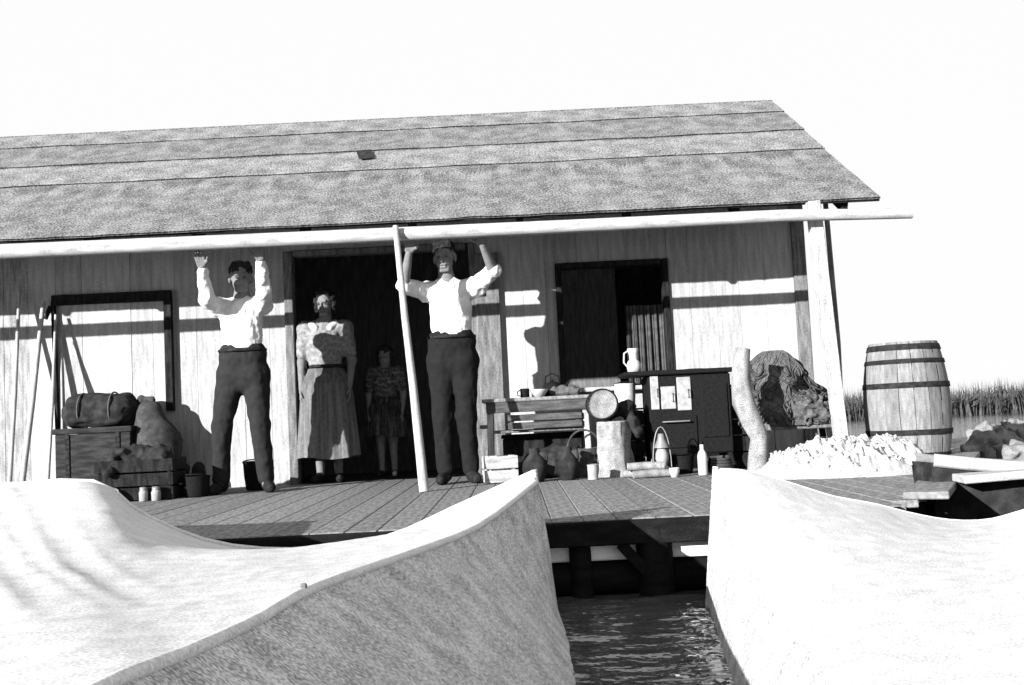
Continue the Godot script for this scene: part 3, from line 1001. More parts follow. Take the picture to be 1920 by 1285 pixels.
func build_people():
	# one man by the window, arms up to the eave pole
	var a := Vector3(-2.06, 0, -8.05)
	var p := thing("person", "person in a pale shirt with both arms raised, feet apart beside the window", "person", a, 0.0, "people on the deck")
	build_man(p, {
		"pelvis": Vector3(0.02, 0.94, 0), "chest": Vector3(0.02, 1.28, 0), "neck": Vector3(0.025, 1.47, 0.0), "head": Vector3(0.03, 1.62, 0.03), "face": Vector3(0.05, 0.25, 0.0),
		"sh": [Vector3(-0.14, 1.405, 0), Vector3(0.18, 1.405, 0)],
		"el": [Vector3(-0.17, 1.44, 0.24), Vector3(0.245, 1.49, 0.2)],
		"wr": [Vector3(-0.165, 1.665, 0.36), Vector3(0.255, 1.7, 0.34)],
		"hd": [Vector3(-0.03, 1, 0.5), Vector3(0.0, 1, 0.55)], "pn": [Vector3(0, -0.2, 1), Vector3(0, -0.2, 1)],
		"hip": [Vector3(-0.07, 0.9, 0), Vector3(0.11, 0.9, 0)],
		"kn": [Vector3(-0.145, 0.5, 0.03), Vector3(0.14, 0.5, 0.03)],
		"an": [Vector3(-0.175, 0.09, -0.02), Vector3(0.165, 0.09, -0.02)],
		"toe": [Vector3(-0.03, 0, 0.17), Vector3(0.07, 0, 0.16)]}, M.shirt, M.trousers, 0.85, 0.12)
	# the other, behind the leaning pole
	a = Vector3(-0.45, 0, -7.98)
	p = thing("person", "person in a white pullover and dark trousers, arms raised, elbows wide, behind leaning pole", "person", a, 0.0, "people on the deck")
	build_man(p, {
		"pelvis": Vector3(0.0, 0.96, 0), "chest": Vector3(0.0, 1.32, 0), "neck": Vector3(-0.02, 1.53, 0.0), "head": Vector3(-0.025, 1.69, 0.03), "face": Vector3(0.05, -0.2, 0.06),
		"sh": [Vector3(-0.17, 1.44, 0), Vector3(0.2, 1.46, 0)],
		"el": [Vector3(-0.325, 1.475, 0.18), Vector3(0.335, 1.56, 0.16)],
		"wr": [Vector3(-0.265, 1.7, 0.3), Vector3(0.27, 1.73, 0.3)],
		"hd": [Vector3(0.25, 1, 0.6), Vector3(-0.3, 1, 0.6)], "pn": [Vector3(0, -0.2, 1), Vector3(0, -0.2, 1)],
		"hip": [Vector3(-0.085, 0.92, 0), Vector3(0.085, 0.92, 0)],
		"kn": [Vector3(-0.095, 0.5, 0.02), Vector3(0.085, 0.5, 0.03)],
		"an": [Vector3(-0.09, 0.09, -0.02), Vector3(0.1, 0.09, -0.02)],
		"toe": [Vector3(-0.03, 0, 0.17), Vector3(0.05, 0, 0.17)]}, M.sweater, M.trousers_dark, 0.05, 0.1)
	build_skirted(Vector3(-1.565, 0, -8.9), 1.01, "person in a pale-collared print dress with dark belt, in the doorway", M.print_dress, 0.21, true)
	build_skirted(Vector3(-1.115, 0, -9.22), 0.72, "small person in a dotted knee-length dress, in the doorway's shade", M.child_print, 0.36, false)

func build_skirted(at: Vector3, s: float, label: String, dress_m: Material, hem: float, grown: bool):
	var p := thing("person", label, "person", at, 0.0, "people on the deck")
	var hs := 0.93 if grown else 0.8
	var H := Vector3(0.02, 1.475, 0.03) * s
	if not grown: H.y = 1.44 * s
	var hb := Basis.from_euler(Vector3(0.08, -0.25, 0.03))
	var body := begin()
	var sh := [Vector3(-0.155, 1.27, 0) * s, Vector3(0.165, 1.27, 0) * s]
	var el := [Vector3(-0.2, 1.0, -0.01) * s, Vector3(0.215, 1.0, -0.02) * s]
	var wr := [Vector3(-0.195, 0.77, 0.05) * s, Vector3(0.2, 0.78, 0.06) * s]
	var bp := [cap(Vector3(0, 0.9, 0) * s, Vector3(0, 1.18, 0) * s, 0.11 * s, 0.11 * s, 1.3), cap(Vector3(0, 1.18, 0) * s, Vector3(0.01, 1.34, 0) * s, 0.1 * s, 0.052 * s), cap(Vector3(0.01, 1.33, 0) * s, H + Vector3(0, -0.05, -0.02), 0.048 * s, 0.045 * s)]
	for i in 2:
		var sd := -1 + 2 * i
		bp.append(cap(Vector3(0, 1.25, 0) * s, sh[i], 0.07 * s, 0.05 * s))
		bp.append(cap(sh[i], el[i], 0.047 * s, 0.038 * s))
		bp.append(cap(el[i], wr[i], 0.038 * s, 0.025 * s))
		bp.append(cap(Vector3(sd * 0.08, 0.86, 0) * s, Vector3(sd * 0.075, 0.46, 0.01) * s, 0.08 * s, 0.055 * s))
		bp.append(cap(Vector3(sd * 0.075, 0.46, 0.01) * s, Vector3(sd * 0.075, 0.08, -0.02) * s, 0.052 * s, 0.034 * s))
	add_sdf(body, bp, 0.015 * sqrt(s), 0.03 * s)
	add_sdf(body, head_prims(H, hs, hb), 0.0065, 0.013)
	for i in 2:
		add_sdf(body, hand_prims(wr[i], Vector3(0.02, -1, 0.15), Vector3(1 - 2 * i, 0, 0.2), Vector3(0, 0, 1), 0.35, 0.9 * s if grown else 0.75), 0.0055, 0.008)
	part("body", body.commit(), M.skin, p)
	add_eyes(p, H, hs, hb)
	part("hair", sdf_mesh(hair_prims(H, hs, hb, true), 0.009, 0.02, 0.012, 18.0, 5), M.hair, p)
	# dress: bodice and a gathered skirt
	var st := begin()
	var dp := [cap(Vector3(0, 0.95, 0) * s, Vector3(0, 1.17, 0.01) * s, 0.135 * s, 0.15 * s, 1.25), cap(Vector3(0, 1.17, 0) * s, Vector3(0, 1.285, 0) * s, 0.135 * s, 0.09 * s, 1.25)]
	for i in 2:
		dp.append(cap(Vector3(0, 1.24, 0) * s, sh[i], 0.085 * s, 0.068 * s))
		dp.append(cap(sh[i], (sh[i] as Vector3).lerp(el[i], 0.75), 0.067 * s, 0.06 * s))
	add_sdf(st, dp, 0.013, 0.03 * s, 0.01, 9.0, 8, Vector3(1.3, 0.8, 1.3))
	var rings := []
	var nrm := []
	var ph := 1.0 if grown else 2.0
	for j in 15:
		var t := j / 14.0
		var y := lerpf(0.965 * s, hem, t)
		var r := s * (0.14 + 0.055 * smoothstep(0.0, 0.25, t) + 0.06 * t)
		var ring := []
		var ns := []
		for k in 72:
			var an := TAU * k / 72.0
			var fo := 1.0 + (0.02 + 0.06 * t) * (sin(an * 9.0 + ph) * 0.6 + sin(an * 14.0 + ph * 2.0 + t) * 0.4)
			ring.append(Vector3(cos(an) * r * fo, y + 0.012 * sin(an * 3.0 + ph) * t, sin(an) * r * fo * 0.85))
		for k in 72:
			var tn: Vector3 = (ring[(k + 1) % 72] - ring[(k + 71) % 72])
			ns.append(Vector3(tn.z, 0.1, -tn.x).normalized())
		rings.append(ring)
		nrm.append(ns)
	skin_rings(st, rings, nrm, false)
	part("dress", st.commit(), dress_m, p)
	if grown:
		var pts := []
		var rad := []
		for k in 25:
			var an := TAU * k / 24.0
			pts.append(Vector3(cos(an) * 0.158, 0.965, sin(an) * 0.136))
			rad.append(0.014)
		var b := begin()
		add_tube(b, pts, rad, 6, false)
		part("belt", b.commit(), M.leather, p)
		part("collar", sdf_mesh([cap(Vector3(-0.1, 1.315, 0.035), Vector3(-0.06, 1.28, 0.085), 0.034, 0.03), cap(Vector3(0.1, 1.315, 0.035), Vector3(0.06, 1.28, 0.085), 0.034, 0.03), cap(Vector3(-0.09, 1.325, -0.03), Vector3(0.09, 1.325, -0.03), 0.035, 0.035)], 0.012, 0.02), M.shirt, p)
	for i in 2:
		var ax := (-1 + 2 * i) * 0.075 * s
		part("shoe", sdf_mesh([cap(Vector3(ax, 0.04, -0.05 * s), Vector3(ax * 1.3, 0.038, 0.11 * s), 0.038 * s + 0.003, 0.032 * s + 0.003)], 0.01, 0.01), M.leather, p)

# ------------------------------------------------------------------ things
func crate(root: Node3D, size: Vector3, m: Material, slats := 3):
	var t := 0.016
	for sz in [-1, 1]:
		for k in slats:
			var hh := size.y / slats
			part("slat", box_mesh(Vector3(0, hh * (k + 0.5), sz * (size.z * 0.5 - t * 0.5)), Vector3(size.x, hh - 0.012, t), Basis.IDENTITY, 0.003), m, root)
	for sx in [-1, 1]:
		for k in slats:
			var hh := size.y / slats
			part("slat", box_mesh(Vector3(sx * (size.x * 0.5 - t * 0.5), hh * (k + 0.5), 0), Vector3(t, hh - 0.012, size.z - 2 * t - 0.004), Basis.IDENTITY, 0.003), m, root)
		for sz in [-1, 1]:
			part("corner_post", box_mesh(Vector3(sx * (size.x * 0.5 - t - 0.016), size.y * 0.5, sz * (size.z * 0.5 - t - 0.016)), Vector3(0.03, size.y - 0.01, 0.03), Basis.IDENTITY, 0.003), m, root)
	part("bottom", box_mesh(Vector3(0, 0.012, 0), Vector3(size.x - 2 * t - 0.07, 0.014, size.z - 2 * t - 0.004), Basis.IDENTITY, 0.003), m, root)

func pot(called: String, label: String, at: Vector3, r: float, hh: float, m: Material, category := "pot") -> Node3D:
	var o := thing(called, label, category, at)
	part("bowl", lathe_mesh([[0.001, 0.004], [r * 0.75, 0.0], [r * 0.85, 0.012], [r * 0.95, hh * 0.5], [r, hh * 0.95], [r * 1.06, hh], [r * 1.0, hh + 0.004], [r * 0.93, hh * 0.95], [r * 0.8, 0.02], [0.001, 0.016]]), m, o)
	var pts := []
	var rad := []
	for k in 13:
		var an := PI * k / 12.0
		pts.append(Vector3(cos(an) * r * 1.02, hh * 0.96 + sin(an) * r * 0.25, sin(an) * r * 0.95))
		rad.append(0.005)
	part("handle", tube_mesh(pts, rad, 6), M.iron, o)
	return o

func build_left_things():
	# trunk with a rolled bundle on it
	var t := thing("trunk", "dark wooden trunk under the dark rolled bundle", "trunk", Vector3(-3.36, 0, -8.66))
	part("body", box_mesh(Vector3(0, 0.25, 0), Vector3(0.6, 0.5, 0.36)), M.trunk_paint, t)
	part("lid", box_mesh(Vector3(0, 0.525, 0), Vector3(0.63, 0.045, 0.39)), M.trunk_paint, t)
	for x in [-0.2, 0.2]:
		part("strap", box_mesh(Vector3(x, 0.26, 0.186), Vector3(0.035, 0.5, 0.008), Basis.IDENTITY, 0.002), M.leather, t)
	t = thing("bundle", "dark rolled tarpaulin bundle lying on the trunk", "bundle", Vector3(-3.36, 0.55, -8.66))
	part("roll", sdf_mesh([cap(Vector3(-0.17, 0.14, 0), Vector3(0.17, 0.13, 0.0), 0.135, 0.14), cap(Vector3(-0.18, 0.09, 0.06), Vector3(0.14, 0.09, 0.07), 0.09, 0.085)], 0.016, 0.03, 0.025, 5.0, 3, Vector3(0.6, 1.6, 1.6)), M.tarp, t)
	for x in [-0.13, 0.12]:
		var pts := []
		var rad := []
		for k in 21:
			var an := TAU * k / 20.0
			pts.append(Vector3(x, 0.135 + cos(an) * 0.142, 0.01 + sin(an) * 0.15))
			rad.append(0.007)
		var st := begin()
		add_tube(st, pts, rad, 6, false)
		part("rope", st.commit(), M.sack, t)
	t = thing("sack", "big stuffed dark sack standing between the crate and the wall", "sack", Vector3(-2.9, 0, -8.66))
	part("bag", sdf_mesh([cap(Vector3(-0.02, 0.16, 0), Vector3(0.02, 0.4, 0), 0.18, 0.185), cap(Vector3(-0.02, 0.4, -0.02), Vector3(-0.08, 0.64, -0.03), 0.18, 0.12), cap(Vector3(0.1, 0.12, 0.02), Vector3(-0.1, 0.12, 0.02), 0.13, 0.13)], 0.018, 0.06, 0.03, 3.0, 19, Vector3(1, 0.6, 1)), M.burlap, t)
	part("tied_top", sdf_mesh([cap(Vector3(-0.14, 0.755, -0.03), Vector3(-0.04, 0.745, -0.02), 0.035, 0.03)], 0.012, 0.02, 0.015, 10.0, 2), M.burlap, t)
	t = thing("crate", "black open crate of odds and ends at the foot of the sack", "crate", Vector3(-2.76, 0, -7.86), 0.03)
	crate(t, Vector3(0.56, 0.3, 0.36), M.dark_wood, 3)
	var jars := [[-2.67, -7.63, 0.03, 0.1, "small pale jar before the black crate, beside the tipped plate"], [-2.58, -7.63, 0.032, 0.1, "small pale jar before the black crate, beside the iron pot"]]
	for j in jars:
		var o := thing("jar", j[4], "jar", Vector3(j[0], 0, j[1]), 0, "jars by the black crate")
		part("jar_body", lathe_mesh([[0.001, 0], [j[2], 0.002], [j[2] * 1.05, 0.06], [j[2] * 0.75, 0.08], [0.001, 0.081]], Vector3.ZERO, Basis.IDENTITY, 14), M.enamel, o)
		part("lid", lathe_mesh([[j[2] * 0.85, 0.079], [j[2] * 0.85, 0.1], [0.001, 0.102]], Vector3.ZERO, Basis.IDENTITY, 14), M.tin, o)
	var cl := thing("rag", "crumpled dark cloth spilling over the black crate's rim", "cloth", Vector3(-2.76, 0.0, -7.86))
	part("cloth", sdf_mesh([cap(Vector3(-0.18, 0.27, 0), Vector3(0.15, 0.29, 0.03), 0.08, 0.1), cap(Vector3(0.0, 0.33, 0.0), Vector3(-0.1, 0.34, 0.05), 0.07, 0.06), cap(Vector3(-0.16, 0.3, 0.1), Vector3(-0.17, 0.2, 0.22), 0.04, 0.03)], 0.014, 0.03, 0.03, 9.0, 5), M.tarp, cl)
	single("tin_plate", lathe_mesh([[0.001, 0.004], [0.04, 0.0], [0.065, 0.012], [0.063, 0.015], [0.04, 0.006], [0.001, 0.008]], Vector3.ZERO, Basis(Vector3.RIGHT, 0.75)), M.enamel, "pale tin plate tipped against the black crate's front", "plate", Vector3(-2.9, 0.05, -7.615))
	pot("iron_pot", "squat black iron pot between the black crate and the person's shoe", Vector3(-2.36, 0.0, -7.85), 0.1, 0.15, M.iron)
	pot("bucket", "dark bucket standing behind the spread legs of the person in shirt", Vector3(-2.03, 0.0, -8.38), 0.115, 0.22, M.iron, "bucket")
	var bt := thing("boots", "pair of worn dark boots beside the iron pot", "boots", Vector3(-2.47, 0, -8.05))
	for x in [-0.06, 0.06]:
		part("boot", sdf_mesh([cap(Vector3(x, 0.05, -0.05), Vector3(x, 0.2, -0.05), 0.048, 0.05), cap(Vector3(x, 0.04, -0.03), Vector3(x * 1.2, 0.037, 0.13), 0.04, 0.037)], 0.012, 0.025, 0.008, 14.0), M.leather, bt)
	# poles leaning at the end of the wall
	var poles := [[-3.93, -3.88, 0.022, "thick pale pole leaning on the greyer end boards"], [-3.72, -3.78, 0.014, "thin pale stick leaning beside the dark window casing"], [-4.02, -4.08, 0.017, "slim pole with a tilted top leaning on the greyer end boards"], [-3.6, -3.74, 0.011, "thinnest cane crossing the dark window casing"]]
	for i in 4:
		var q = poles[i]
		var top := [1.62, 1.5, 1.7, 1.3]
		single("pole", tube_mesh([Vector3(q[0], 0.0, -8.45), Vector3((q[0] + q[1]) * 0.5 + 0.01, top[i] * 0.5, -8.63), Vector3(q[1], top[i], -8.82)], [q[2] * 1.1, q[2], q[2] * 0.8], 8, 0.05), M.pale_wood, q[3], "pole", Vector3.ZERO, "poles leaning on the wall end")

func build_middle_things():
	# peeled pole leaning against the eave pole
	single("leaning_pole", tube_mesh([Vector3(-0.638, 0.0, -7.22), Vector3(-0.69, 0.7, -7.3), Vector3(-0.735, 1.2, -7.38), Vector3(-0.785, 1.86, -7.475)], [0.034, 0.028, 0.024, 0.021], 10, 0.06), M.pale_wood, "slender pale pole leaning up to the eave pole from the deck", "pole")
	# low table with a slatted crate front
	var t := thing("table", "low rough table with grey top and pale legs, right of the door", "table", Vector3(0.17, 0, -8.3))
	for k in 3:
		part("top_board", box_mesh(Vector3(0, 0.6, -0.16 + 0.16 * k), Vector3(0.84, 0.028, 0.152)), M.deck_wood, t)
	part("apron", box_mesh(Vector3(0, 0.545, 0.215), Vector3(0.78, 0.08, 0.02)), M.crate_wood, t)
	for sx in [-0.36, 0.36]:
		for sz in [-0.18, 0.18]:
			part("leg", beam_mesh(Vector3(sx * 1.05, 0, sz * 1.05), Vector3(sx, 0.585, sz), 0.045, 0.045, Vector3.BACK), M.pale_wood, t)
	part("shelf", box_mesh(Vector3(0, 0.36, 0), Vector3(0.74, 0.02, 0.36)), M.grey_wood, t)
	var c := thing("slatted_box", "grey slatted box on the shelf of the low table", "box", Vector3(0.22, 0.372, -8.17))
	crate(c, Vector3(0.56, 0.12, 0.2), M.crate_wood, 2)
	c = thing("box", "black closed box added under the low table in place of shade", "box", Vector3(0.2, 0, -8.42))  # added dark box, its colour stands for the shade under the table
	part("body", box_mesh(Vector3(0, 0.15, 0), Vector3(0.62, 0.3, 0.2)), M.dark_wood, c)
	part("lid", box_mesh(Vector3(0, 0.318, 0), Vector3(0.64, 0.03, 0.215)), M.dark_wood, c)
	c = thing("tarpaulin", "dark crumpled tarpaulin added under the table in place of shade", "tarpaulin", Vector3(0.22, 0, -8.12))  # added dark cloth that deepens the under-table shade by colour
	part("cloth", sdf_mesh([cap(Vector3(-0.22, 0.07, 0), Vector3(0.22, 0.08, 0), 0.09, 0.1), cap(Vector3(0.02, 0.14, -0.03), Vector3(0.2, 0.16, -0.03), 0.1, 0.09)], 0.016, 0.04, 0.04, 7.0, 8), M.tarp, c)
	c = thing("small_crate", "small pale broken crate on the deck under the low table", "crate", Vector3(-0.13, 0, -7.8), 0.15)
	crate(c, Vector3(0.24, 0.2, 0.2), M.pale_wood_long, 2)
	var cup := thing("bowl", "white enamel bowl on the low table", "bowl", Vector3(0.19, 0.614, -8.2))
	part("bowl_body", lathe_mesh([[0.001, 0.003], [0.035, 0.0], [0.065, 0.045], [0.07, 0.06], [0.066, 0.06], [0.03, 0.008], [0.001, 0.01]]), M.bucket_paint, cup)
	cup = thing("tin_cup", "dark tin cup standing beside the white bowl", "cup", Vector3(0.08, 0.614, -8.18))
	part("cup_body", lathe_mesh([[0.001, 0.0], [0.034, 0.001], [0.036, 0.07], [0.033, 0.07], [0.031, 0.006], [0.001, 0.006]], Vector3.ZERO, Basis.IDENTITY, 14), M.iron, cup)
	part("handle", tube_mesh([Vector3(-0.035, 0.06, 0), Vector3(-0.058, 0.045, 0), Vector3(-0.055, 0.02, 0), Vector3(-0.034, 0.012, 0)], [0.004, 0.004, 0.004, 0.004], 6), M.iron, cup)
	single("folded_cloth", sdf_mesh([cap(Vector3(-0.1, 0.03, 0), Vector3(0.08, 0.03, 0.02), 0.03, 0.035), cap(Vector3(0.05, 0.05, 0.0), Vector3(-0.08, 0.06, -0.02), 0.03, 0.028)], 0.011, 0.02, 0.02, 12.0), M.sack, "crumpled grey cloth on the low table beside the round pan", "cloth", Vector3(0.4, 0.614, -8.28))
	for q in [[0.12, -7.68, 0.09, "dark clay jug on the deck below the low table"], [0.36, -7.72, 0.075, "smaller dark jug near the tree stump"]]:
		var j := thing("jug", q[3], "jug", Vector3(q[0], 0, q[1]))
		part("jug_body", lathe_mesh([[0.001, 0.0], [q[2] * 0.7, 0.002], [q[2], 0.09], [q[2] * 0.9, 0.15], [q[2] * 0.4, 0.2], [q[2] * 0.42, 0.24], [q[2] * 0.3, 0.241], [0.001, 0.2]], Vector3.ZERO, Basis.IDENTITY, 16), M.tarp, j)
		part("handle", tube_mesh([Vector3(q[2] * 0.4, 0.22, 0), Vector3(q[2] * 0.95, 0.22, 0), Vector3(q[2], 0.16, 0), Vector3(q[2] * 0.9, 0.12, 0)], [0.009, 0.009, 0.009, 0.009], 6), M.tarp, j)
	# stump with a round pan leaning over it
	t = thing("stump", "pale barked stump used as a chopping block left of the stove", "stump", Vector3(0.715, 0, -7.95))
	var rings := []
	var nr := []
	for j in 9:
		var ring := []
		var ns := []
		for k in 28:
			var an := TAU * k / 28.0
			var r := 0.118 + 0.03 * pow(1.0 - j / 8.0, 3.0) + 0.013 * sin(an * 5.0 + 1.0) + 0.008 * sin(an * 11.0 + j * 0.7) + 0.005 * sin(an * 3.0 - j * 1.9)
			ring.append(Vector3(cos(an) * r, j * 0.05, sin(an) * r))
			ns.append(Vector3(cos(an + 0.25 * sin(an * 11.0)), 0.1, sin(an + 0.25 * sin(an * 11.0))).normalized())
		rings.append(ring)
		nr.append(ns)
	var st := begin()
	skin_rings(st, rings, nr, true)
	part("trunk", st.commit(), M.bark, t)
	part("cut_top", lathe_mesh([[0.112, 0.398], [0.112, 0.405], [0.001, 0.408]], Vector3.ZERO, Basis.IDENTITY, 24), M.pale_wood, t)
	t = thing("round_pan", "round dark-rimmed pan propped upright on the stump", "pan", Vector3(0.64, 0.53, -7.86), -0.2)
	var bs := Basis(Vector3.RIGHT, 1.25)
	part("pan_bowl", lathe_mesh([[0.001, -0.03], [0.09, -0.03], [0.115, 0.01], [0.112, 0.014], [0.088, -0.024], [0.001, -0.024]], Vector3.ZERO, bs, 24), M.stone, t)
	part("rim", lathe_mesh([[0.112, 0.004], [0.124, 0.01], [0.122, 0.018], [0.11, 0.016]], Vector3.ZERO, bs, 24), M.iron, t)
	single("coat", sdf_mesh([cap(Vector3(-0.06, 0.05, 0), Vector3(0.1, 0.09, 0), 0.05, 0.06), cap(Vector3(0.08, 0.08, 0.02), Vector3(0.16, -0.1, 0.05), 0.05, 0.04)], 0.013, 0.03, 0.025, 8.0, 4), M.tarp, "dark crumpled coat lying over the stump beside the pan", "coat", Vector3(0.74, 0.41, -7.98))
	# stove
	t = thing("cook_stove", "black iron cook stove with three pale enamel panels", "stove", Vector3(1.3, 0, -8.25))
	part("body", box_mesh(Vector3(0.02, 0.43, 0), Vector3(0.62, 0.6, 0.42), Basis.IDENTITY, 0.012), M.iron, t)
	part("top_plate", box_mesh(Vector3(-0.06, 0.75, 0), Vector3(0.82, 0.035, 0.48), Basis.IDENTITY, 0.008), M.iron, t)
	for q in [[-0.22, 0.05], [0.08, 0.05], [0.24, -0.08]]:
		part("burner_lid", lathe_mesh([[0.08, 0.768], [0.08, 0.774], [0.001, 0.775]], Vector3(q[0], 0, q[1]), Basis.IDENTITY, 20), M.iron, t)
	for q in [[-0.245, 0.6, 0.062, 0.25], [-0.145, 0.56, 0.11, 0.17], [-0.025, 0.585, 0.105, 0.25]]:
		var e := part("panel", box_mesh(Vector3(q[0], q[1], 0.216), Vector3(q[2], q[3], 0.012), Basis.IDENTITY, 0.004), M.enamel, t, "pale enamel panel on the black stove front")
		part("handle", tube_mesh([Vector3(q[0] + q[2] * 0.3, q[1] - 0.03, 0.226), Vector3(q[0] + q[2] * 0.3, q[1] - 0.03, 0.245), Vector3(q[0] + q[2] * 0.3, q[1] + 0.03, 0.245), Vector3(q[0] + q[2] * 0.3, q[1] + 0.03, 0.226)], [0.004, 0.004, 0.004, 0.004], 6), M.iron, e)
	part("oven_door", box_mesh(Vector3(-0.1, 0.3, 0.214), Vector3(0.32, 0.24, 0.016), Basis.IDENTITY, 0.005), M.iron, t)
	part("fire_door", box_mesh(Vector3(0.2, 0.45, 0.214), Vector3(0.2, 0.4, 0.016), Basis.IDENTITY, 0.005), M.iron, t)
	part("towel_rail", tube_mesh([Vector3(-0.2, 0.38, 0.225), Vector3(-0.2, 0.38, 0.26), Vector3(0.0, 0.38, 0.26), Vector3(0.0, 0.38, 0.225)], [0.006, 0.006, 0.006, 0.006], 6), M.tin, t)
	for sx in [-0.26, 0.3]:
		for sz in [-0.17, 0.17]:
			part("leg", tube_mesh([Vector3(sx, 0.15, sz), Vector3(sx * 1.04, 0.08, sz * 1.05), Vector3(sx * 1.1, 0.0, sz * 1.15)], [0.03, 0.02, 0.026], 8), M.iron, t)
	t = thing("stoneware_jug", "tall white jug at the end of the stove top", "jug", Vector3(0.93, 0.768, -8.22))
	part("jug_body", lathe_mesh([[0.001, 0.0], [0.05, 0.002], [0.056, 0.05], [0.046, 0.085], [0.03, 0.1], [0.034, 0.14], [0.045, 0.185], [0.04, 0.186], [0.028, 0.14], [0.001, 0.1]], Vector3.ZERO, Basis.IDENTITY, 18), M.bucket_paint, t)
	part("handle", tube_mesh([Vector3(-0.035, 0.17, 0), Vector3(-0.07, 0.15, 0), Vector3(-0.075, 0.08, 0), Vector3(-0.052, 0.05, 0)], [0.007, 0.007, 0.007, 0.007], 6), M.bucket_paint, t)
	t = thing("stand_box", "dark upended box carrying the white pail", "box", Vector3(0.865, 0, -8.36))
	crate(t, Vector3(0.24, 0.48, 0.24), M.dark_wood, 4)
	part("top", box_mesh(Vector3(0, 0.488, 0), Vector3(0.25, 0.014, 0.25)), M.dark_wood, t)
	pot("pail", "white enamel pail beside the stove, under the stove top's end", Vector3(0.862, 0.496, -8.33), 0.085, 0.19, M.bucket_paint, "pail")
	# small things before the stove
	t = thing("lantern", "grey tin lantern with a hood on the deck before the stove", "lantern", Vector3(1.04, 0, -7.72))
	part("base", lathe_mesh([[0.001, 0.0], [0.065, 0.002], [0.07, 0.05], [0.03, 0.07], [0.001, 0.071]], Vector3.ZERO, Basis.IDENTITY, 16), M.enamel, t)
	part("globe", lathe_mesh([[0.03, 0.068], [0.048, 0.12], [0.045, 0.16], [0.03, 0.195], [0.001, 0.196]], Vector3.ZERO, Basis.IDENTITY, 16), M.enamel, t)
	part("hood", lathe_mesh([[0.055, 0.2], [0.05, 0.215], [0.028, 0.26], [0.02, 0.3], [0.001, 0.302]], Vector3.ZERO, Basis.IDENTITY, 16), M.tin, t)
	var arc := []
	var rr := []
	for k in 13:
		var an := PI * k / 12.0
		arc.append(Vector3(cos(an) * 0.066, 0.06 + sin(an) * 0.29, 0))
		rr.append(0.004)
	part("bail", tube_mesh(arc, rr, 6), M.tin, t)
	t = thing("bottle", "pale glass bottle with a dark stopper before the stove", "bottle", Vector3(1.3, 0, -7.55))
	part("bottle_body", lathe_mesh([[0.001, 0.0], [0.034, 0.002], [0.035, 0.13], [0.03, 0.155], [0.014, 0.18], [0.014, 0.215], [0.001, 0.216]], Vector3.ZERO, Basis.IDENTITY, 14), M.bucket_paint, t)
	part("stopper", lathe_mesh([[0.012, 0.21], [0.015, 0.225], [0.014, 0.24], [0.001, 0.242]], Vector3.ZERO, Basis.IDENTITY, 10), M.iron, t)
	t = thing("cup", "little white cup on the deck between lantern and bottle", "cup", Vector3(1.085, 0, -7.46))
	part("cup_body", lathe_mesh([[0.001, 0.0], [0.024, 0.001], [0.036, 0.04], [0.037, 0.066], [0.034, 0.066], [0.022, 0.008], [0.001, 0.008]], Vector3.ZERO, Basis.IDENTITY, 14), M.bucket_paint, t)
	pot("kettle", "round black kettle behind the pale bottle", Vector3(1.2, 0, -7.85), 0.09, 0.13, M.iron, "kettle")
	var fw := [[0.88, 0.03, -7.62, 0.3, "stick of firewood lying between the stump and the front stick"], [0.93, 0.028, -7.52, -0.2, "front stick of firewood beside the little white cup"], [0.9, 0.08, -7.57, 0.1, "stick of firewood lying on top of the other two"]]
	for q in fw:
		var d := Vector3(cos(q[3]), 0, sin(q[3])) * 0.13
		single("firewood", tube_mesh([Vector3(-d.x, 0, -d.z), Vector3(0, 0.004, 0), d], [0.028, 0.03, 0.026], 9, 0.1), M.bark, q[4], "firewood", Vector3(q[0], q[1], q[2]), "firewood by the stump")

	t = thing("basket", "round dark wicker basket on the deck before the low table", "basket", Vector3(0.5, 0, -8.0))
	rings = []
	var nrr := []
	for j in 13:
		var ring := []
		var ns := []
		for k in 40:
			var an := TAU * k / 40.0
			var r := 0.1 + 0.03 * j / 12.0 + 0.005 * (1.0 if (k / 2 + j) % 2 == 0 else -1.0)
			ring.append(Vector3(cos(an) * r, j * 0.018, sin(an) * r))
			ns.append(Vector3(cos(an), 0, sin(an)))
		rings.append(ring)
		nrr.append(ns)
	st = begin()
	skin_rings(st, rings, nrr, false)
	part("weave", st.commit(), M.burlap, t)
	part("bottom", lathe_mesh([[0.1, 0.004], [0.001, 0.006]], Vector3.ZERO, Basis.IDENTITY, 24), M.burlap, t)
	arc = []
	rr = []
	for k in 15:
		var an := PI * k / 14.0
		arc.append(Vector3(cos(an) * 0.125, 0.2 + sin(an) * 0.15, 0))
		rr.append(0.008)
	part("handle", tube_mesh(arc, rr, 6), M.burlap, t)
	t = thing("box", "tall black box between the stove and the crooked log", "box", Vector3(1.72, 0, -8.3))
	crate(t, Vector3(0.22, 0.62, 0.3), M.dark_wood, 5)
	part("lid", box_mesh(Vector3(0, 0.63, 0), Vector3(0.24, 0.018, 0.32)), M.dark_wood, t)
	t = thing("rope_coil", "coil of dark rope on the deck before the stove's fire door", "rope", Vector3(1.44, 0, -7.72))
	arc = []
	rr = []
	for k in 110:
		var an := TAU * k / 22.0
		arc.append(Vector3(cos(an) * (0.11 - 0.006 * (k / 22.0)), 0.014 + 0.02 * (k / 22.0), sin(an) * (0.1 - 0.004 * (k / 22.0))))
		rr.append(0.012)
	part("rope", tube_mesh(arc, rr, 6), M.burlap, t)
	t = thing("kettle", "black kettle on the low table beside the crumpled cloth", "kettle", Vector3(0.3, 0.614, -8.36))
	part("kettle_body", lathe_mesh([[0.001, 0], [0.08, 0.002], [0.09, 0.05], [0.065, 0.1], [0.03, 0.115], [0.012, 0.12], [0.012, 0.135], [0.001, 0.136]]), M.iron, t)
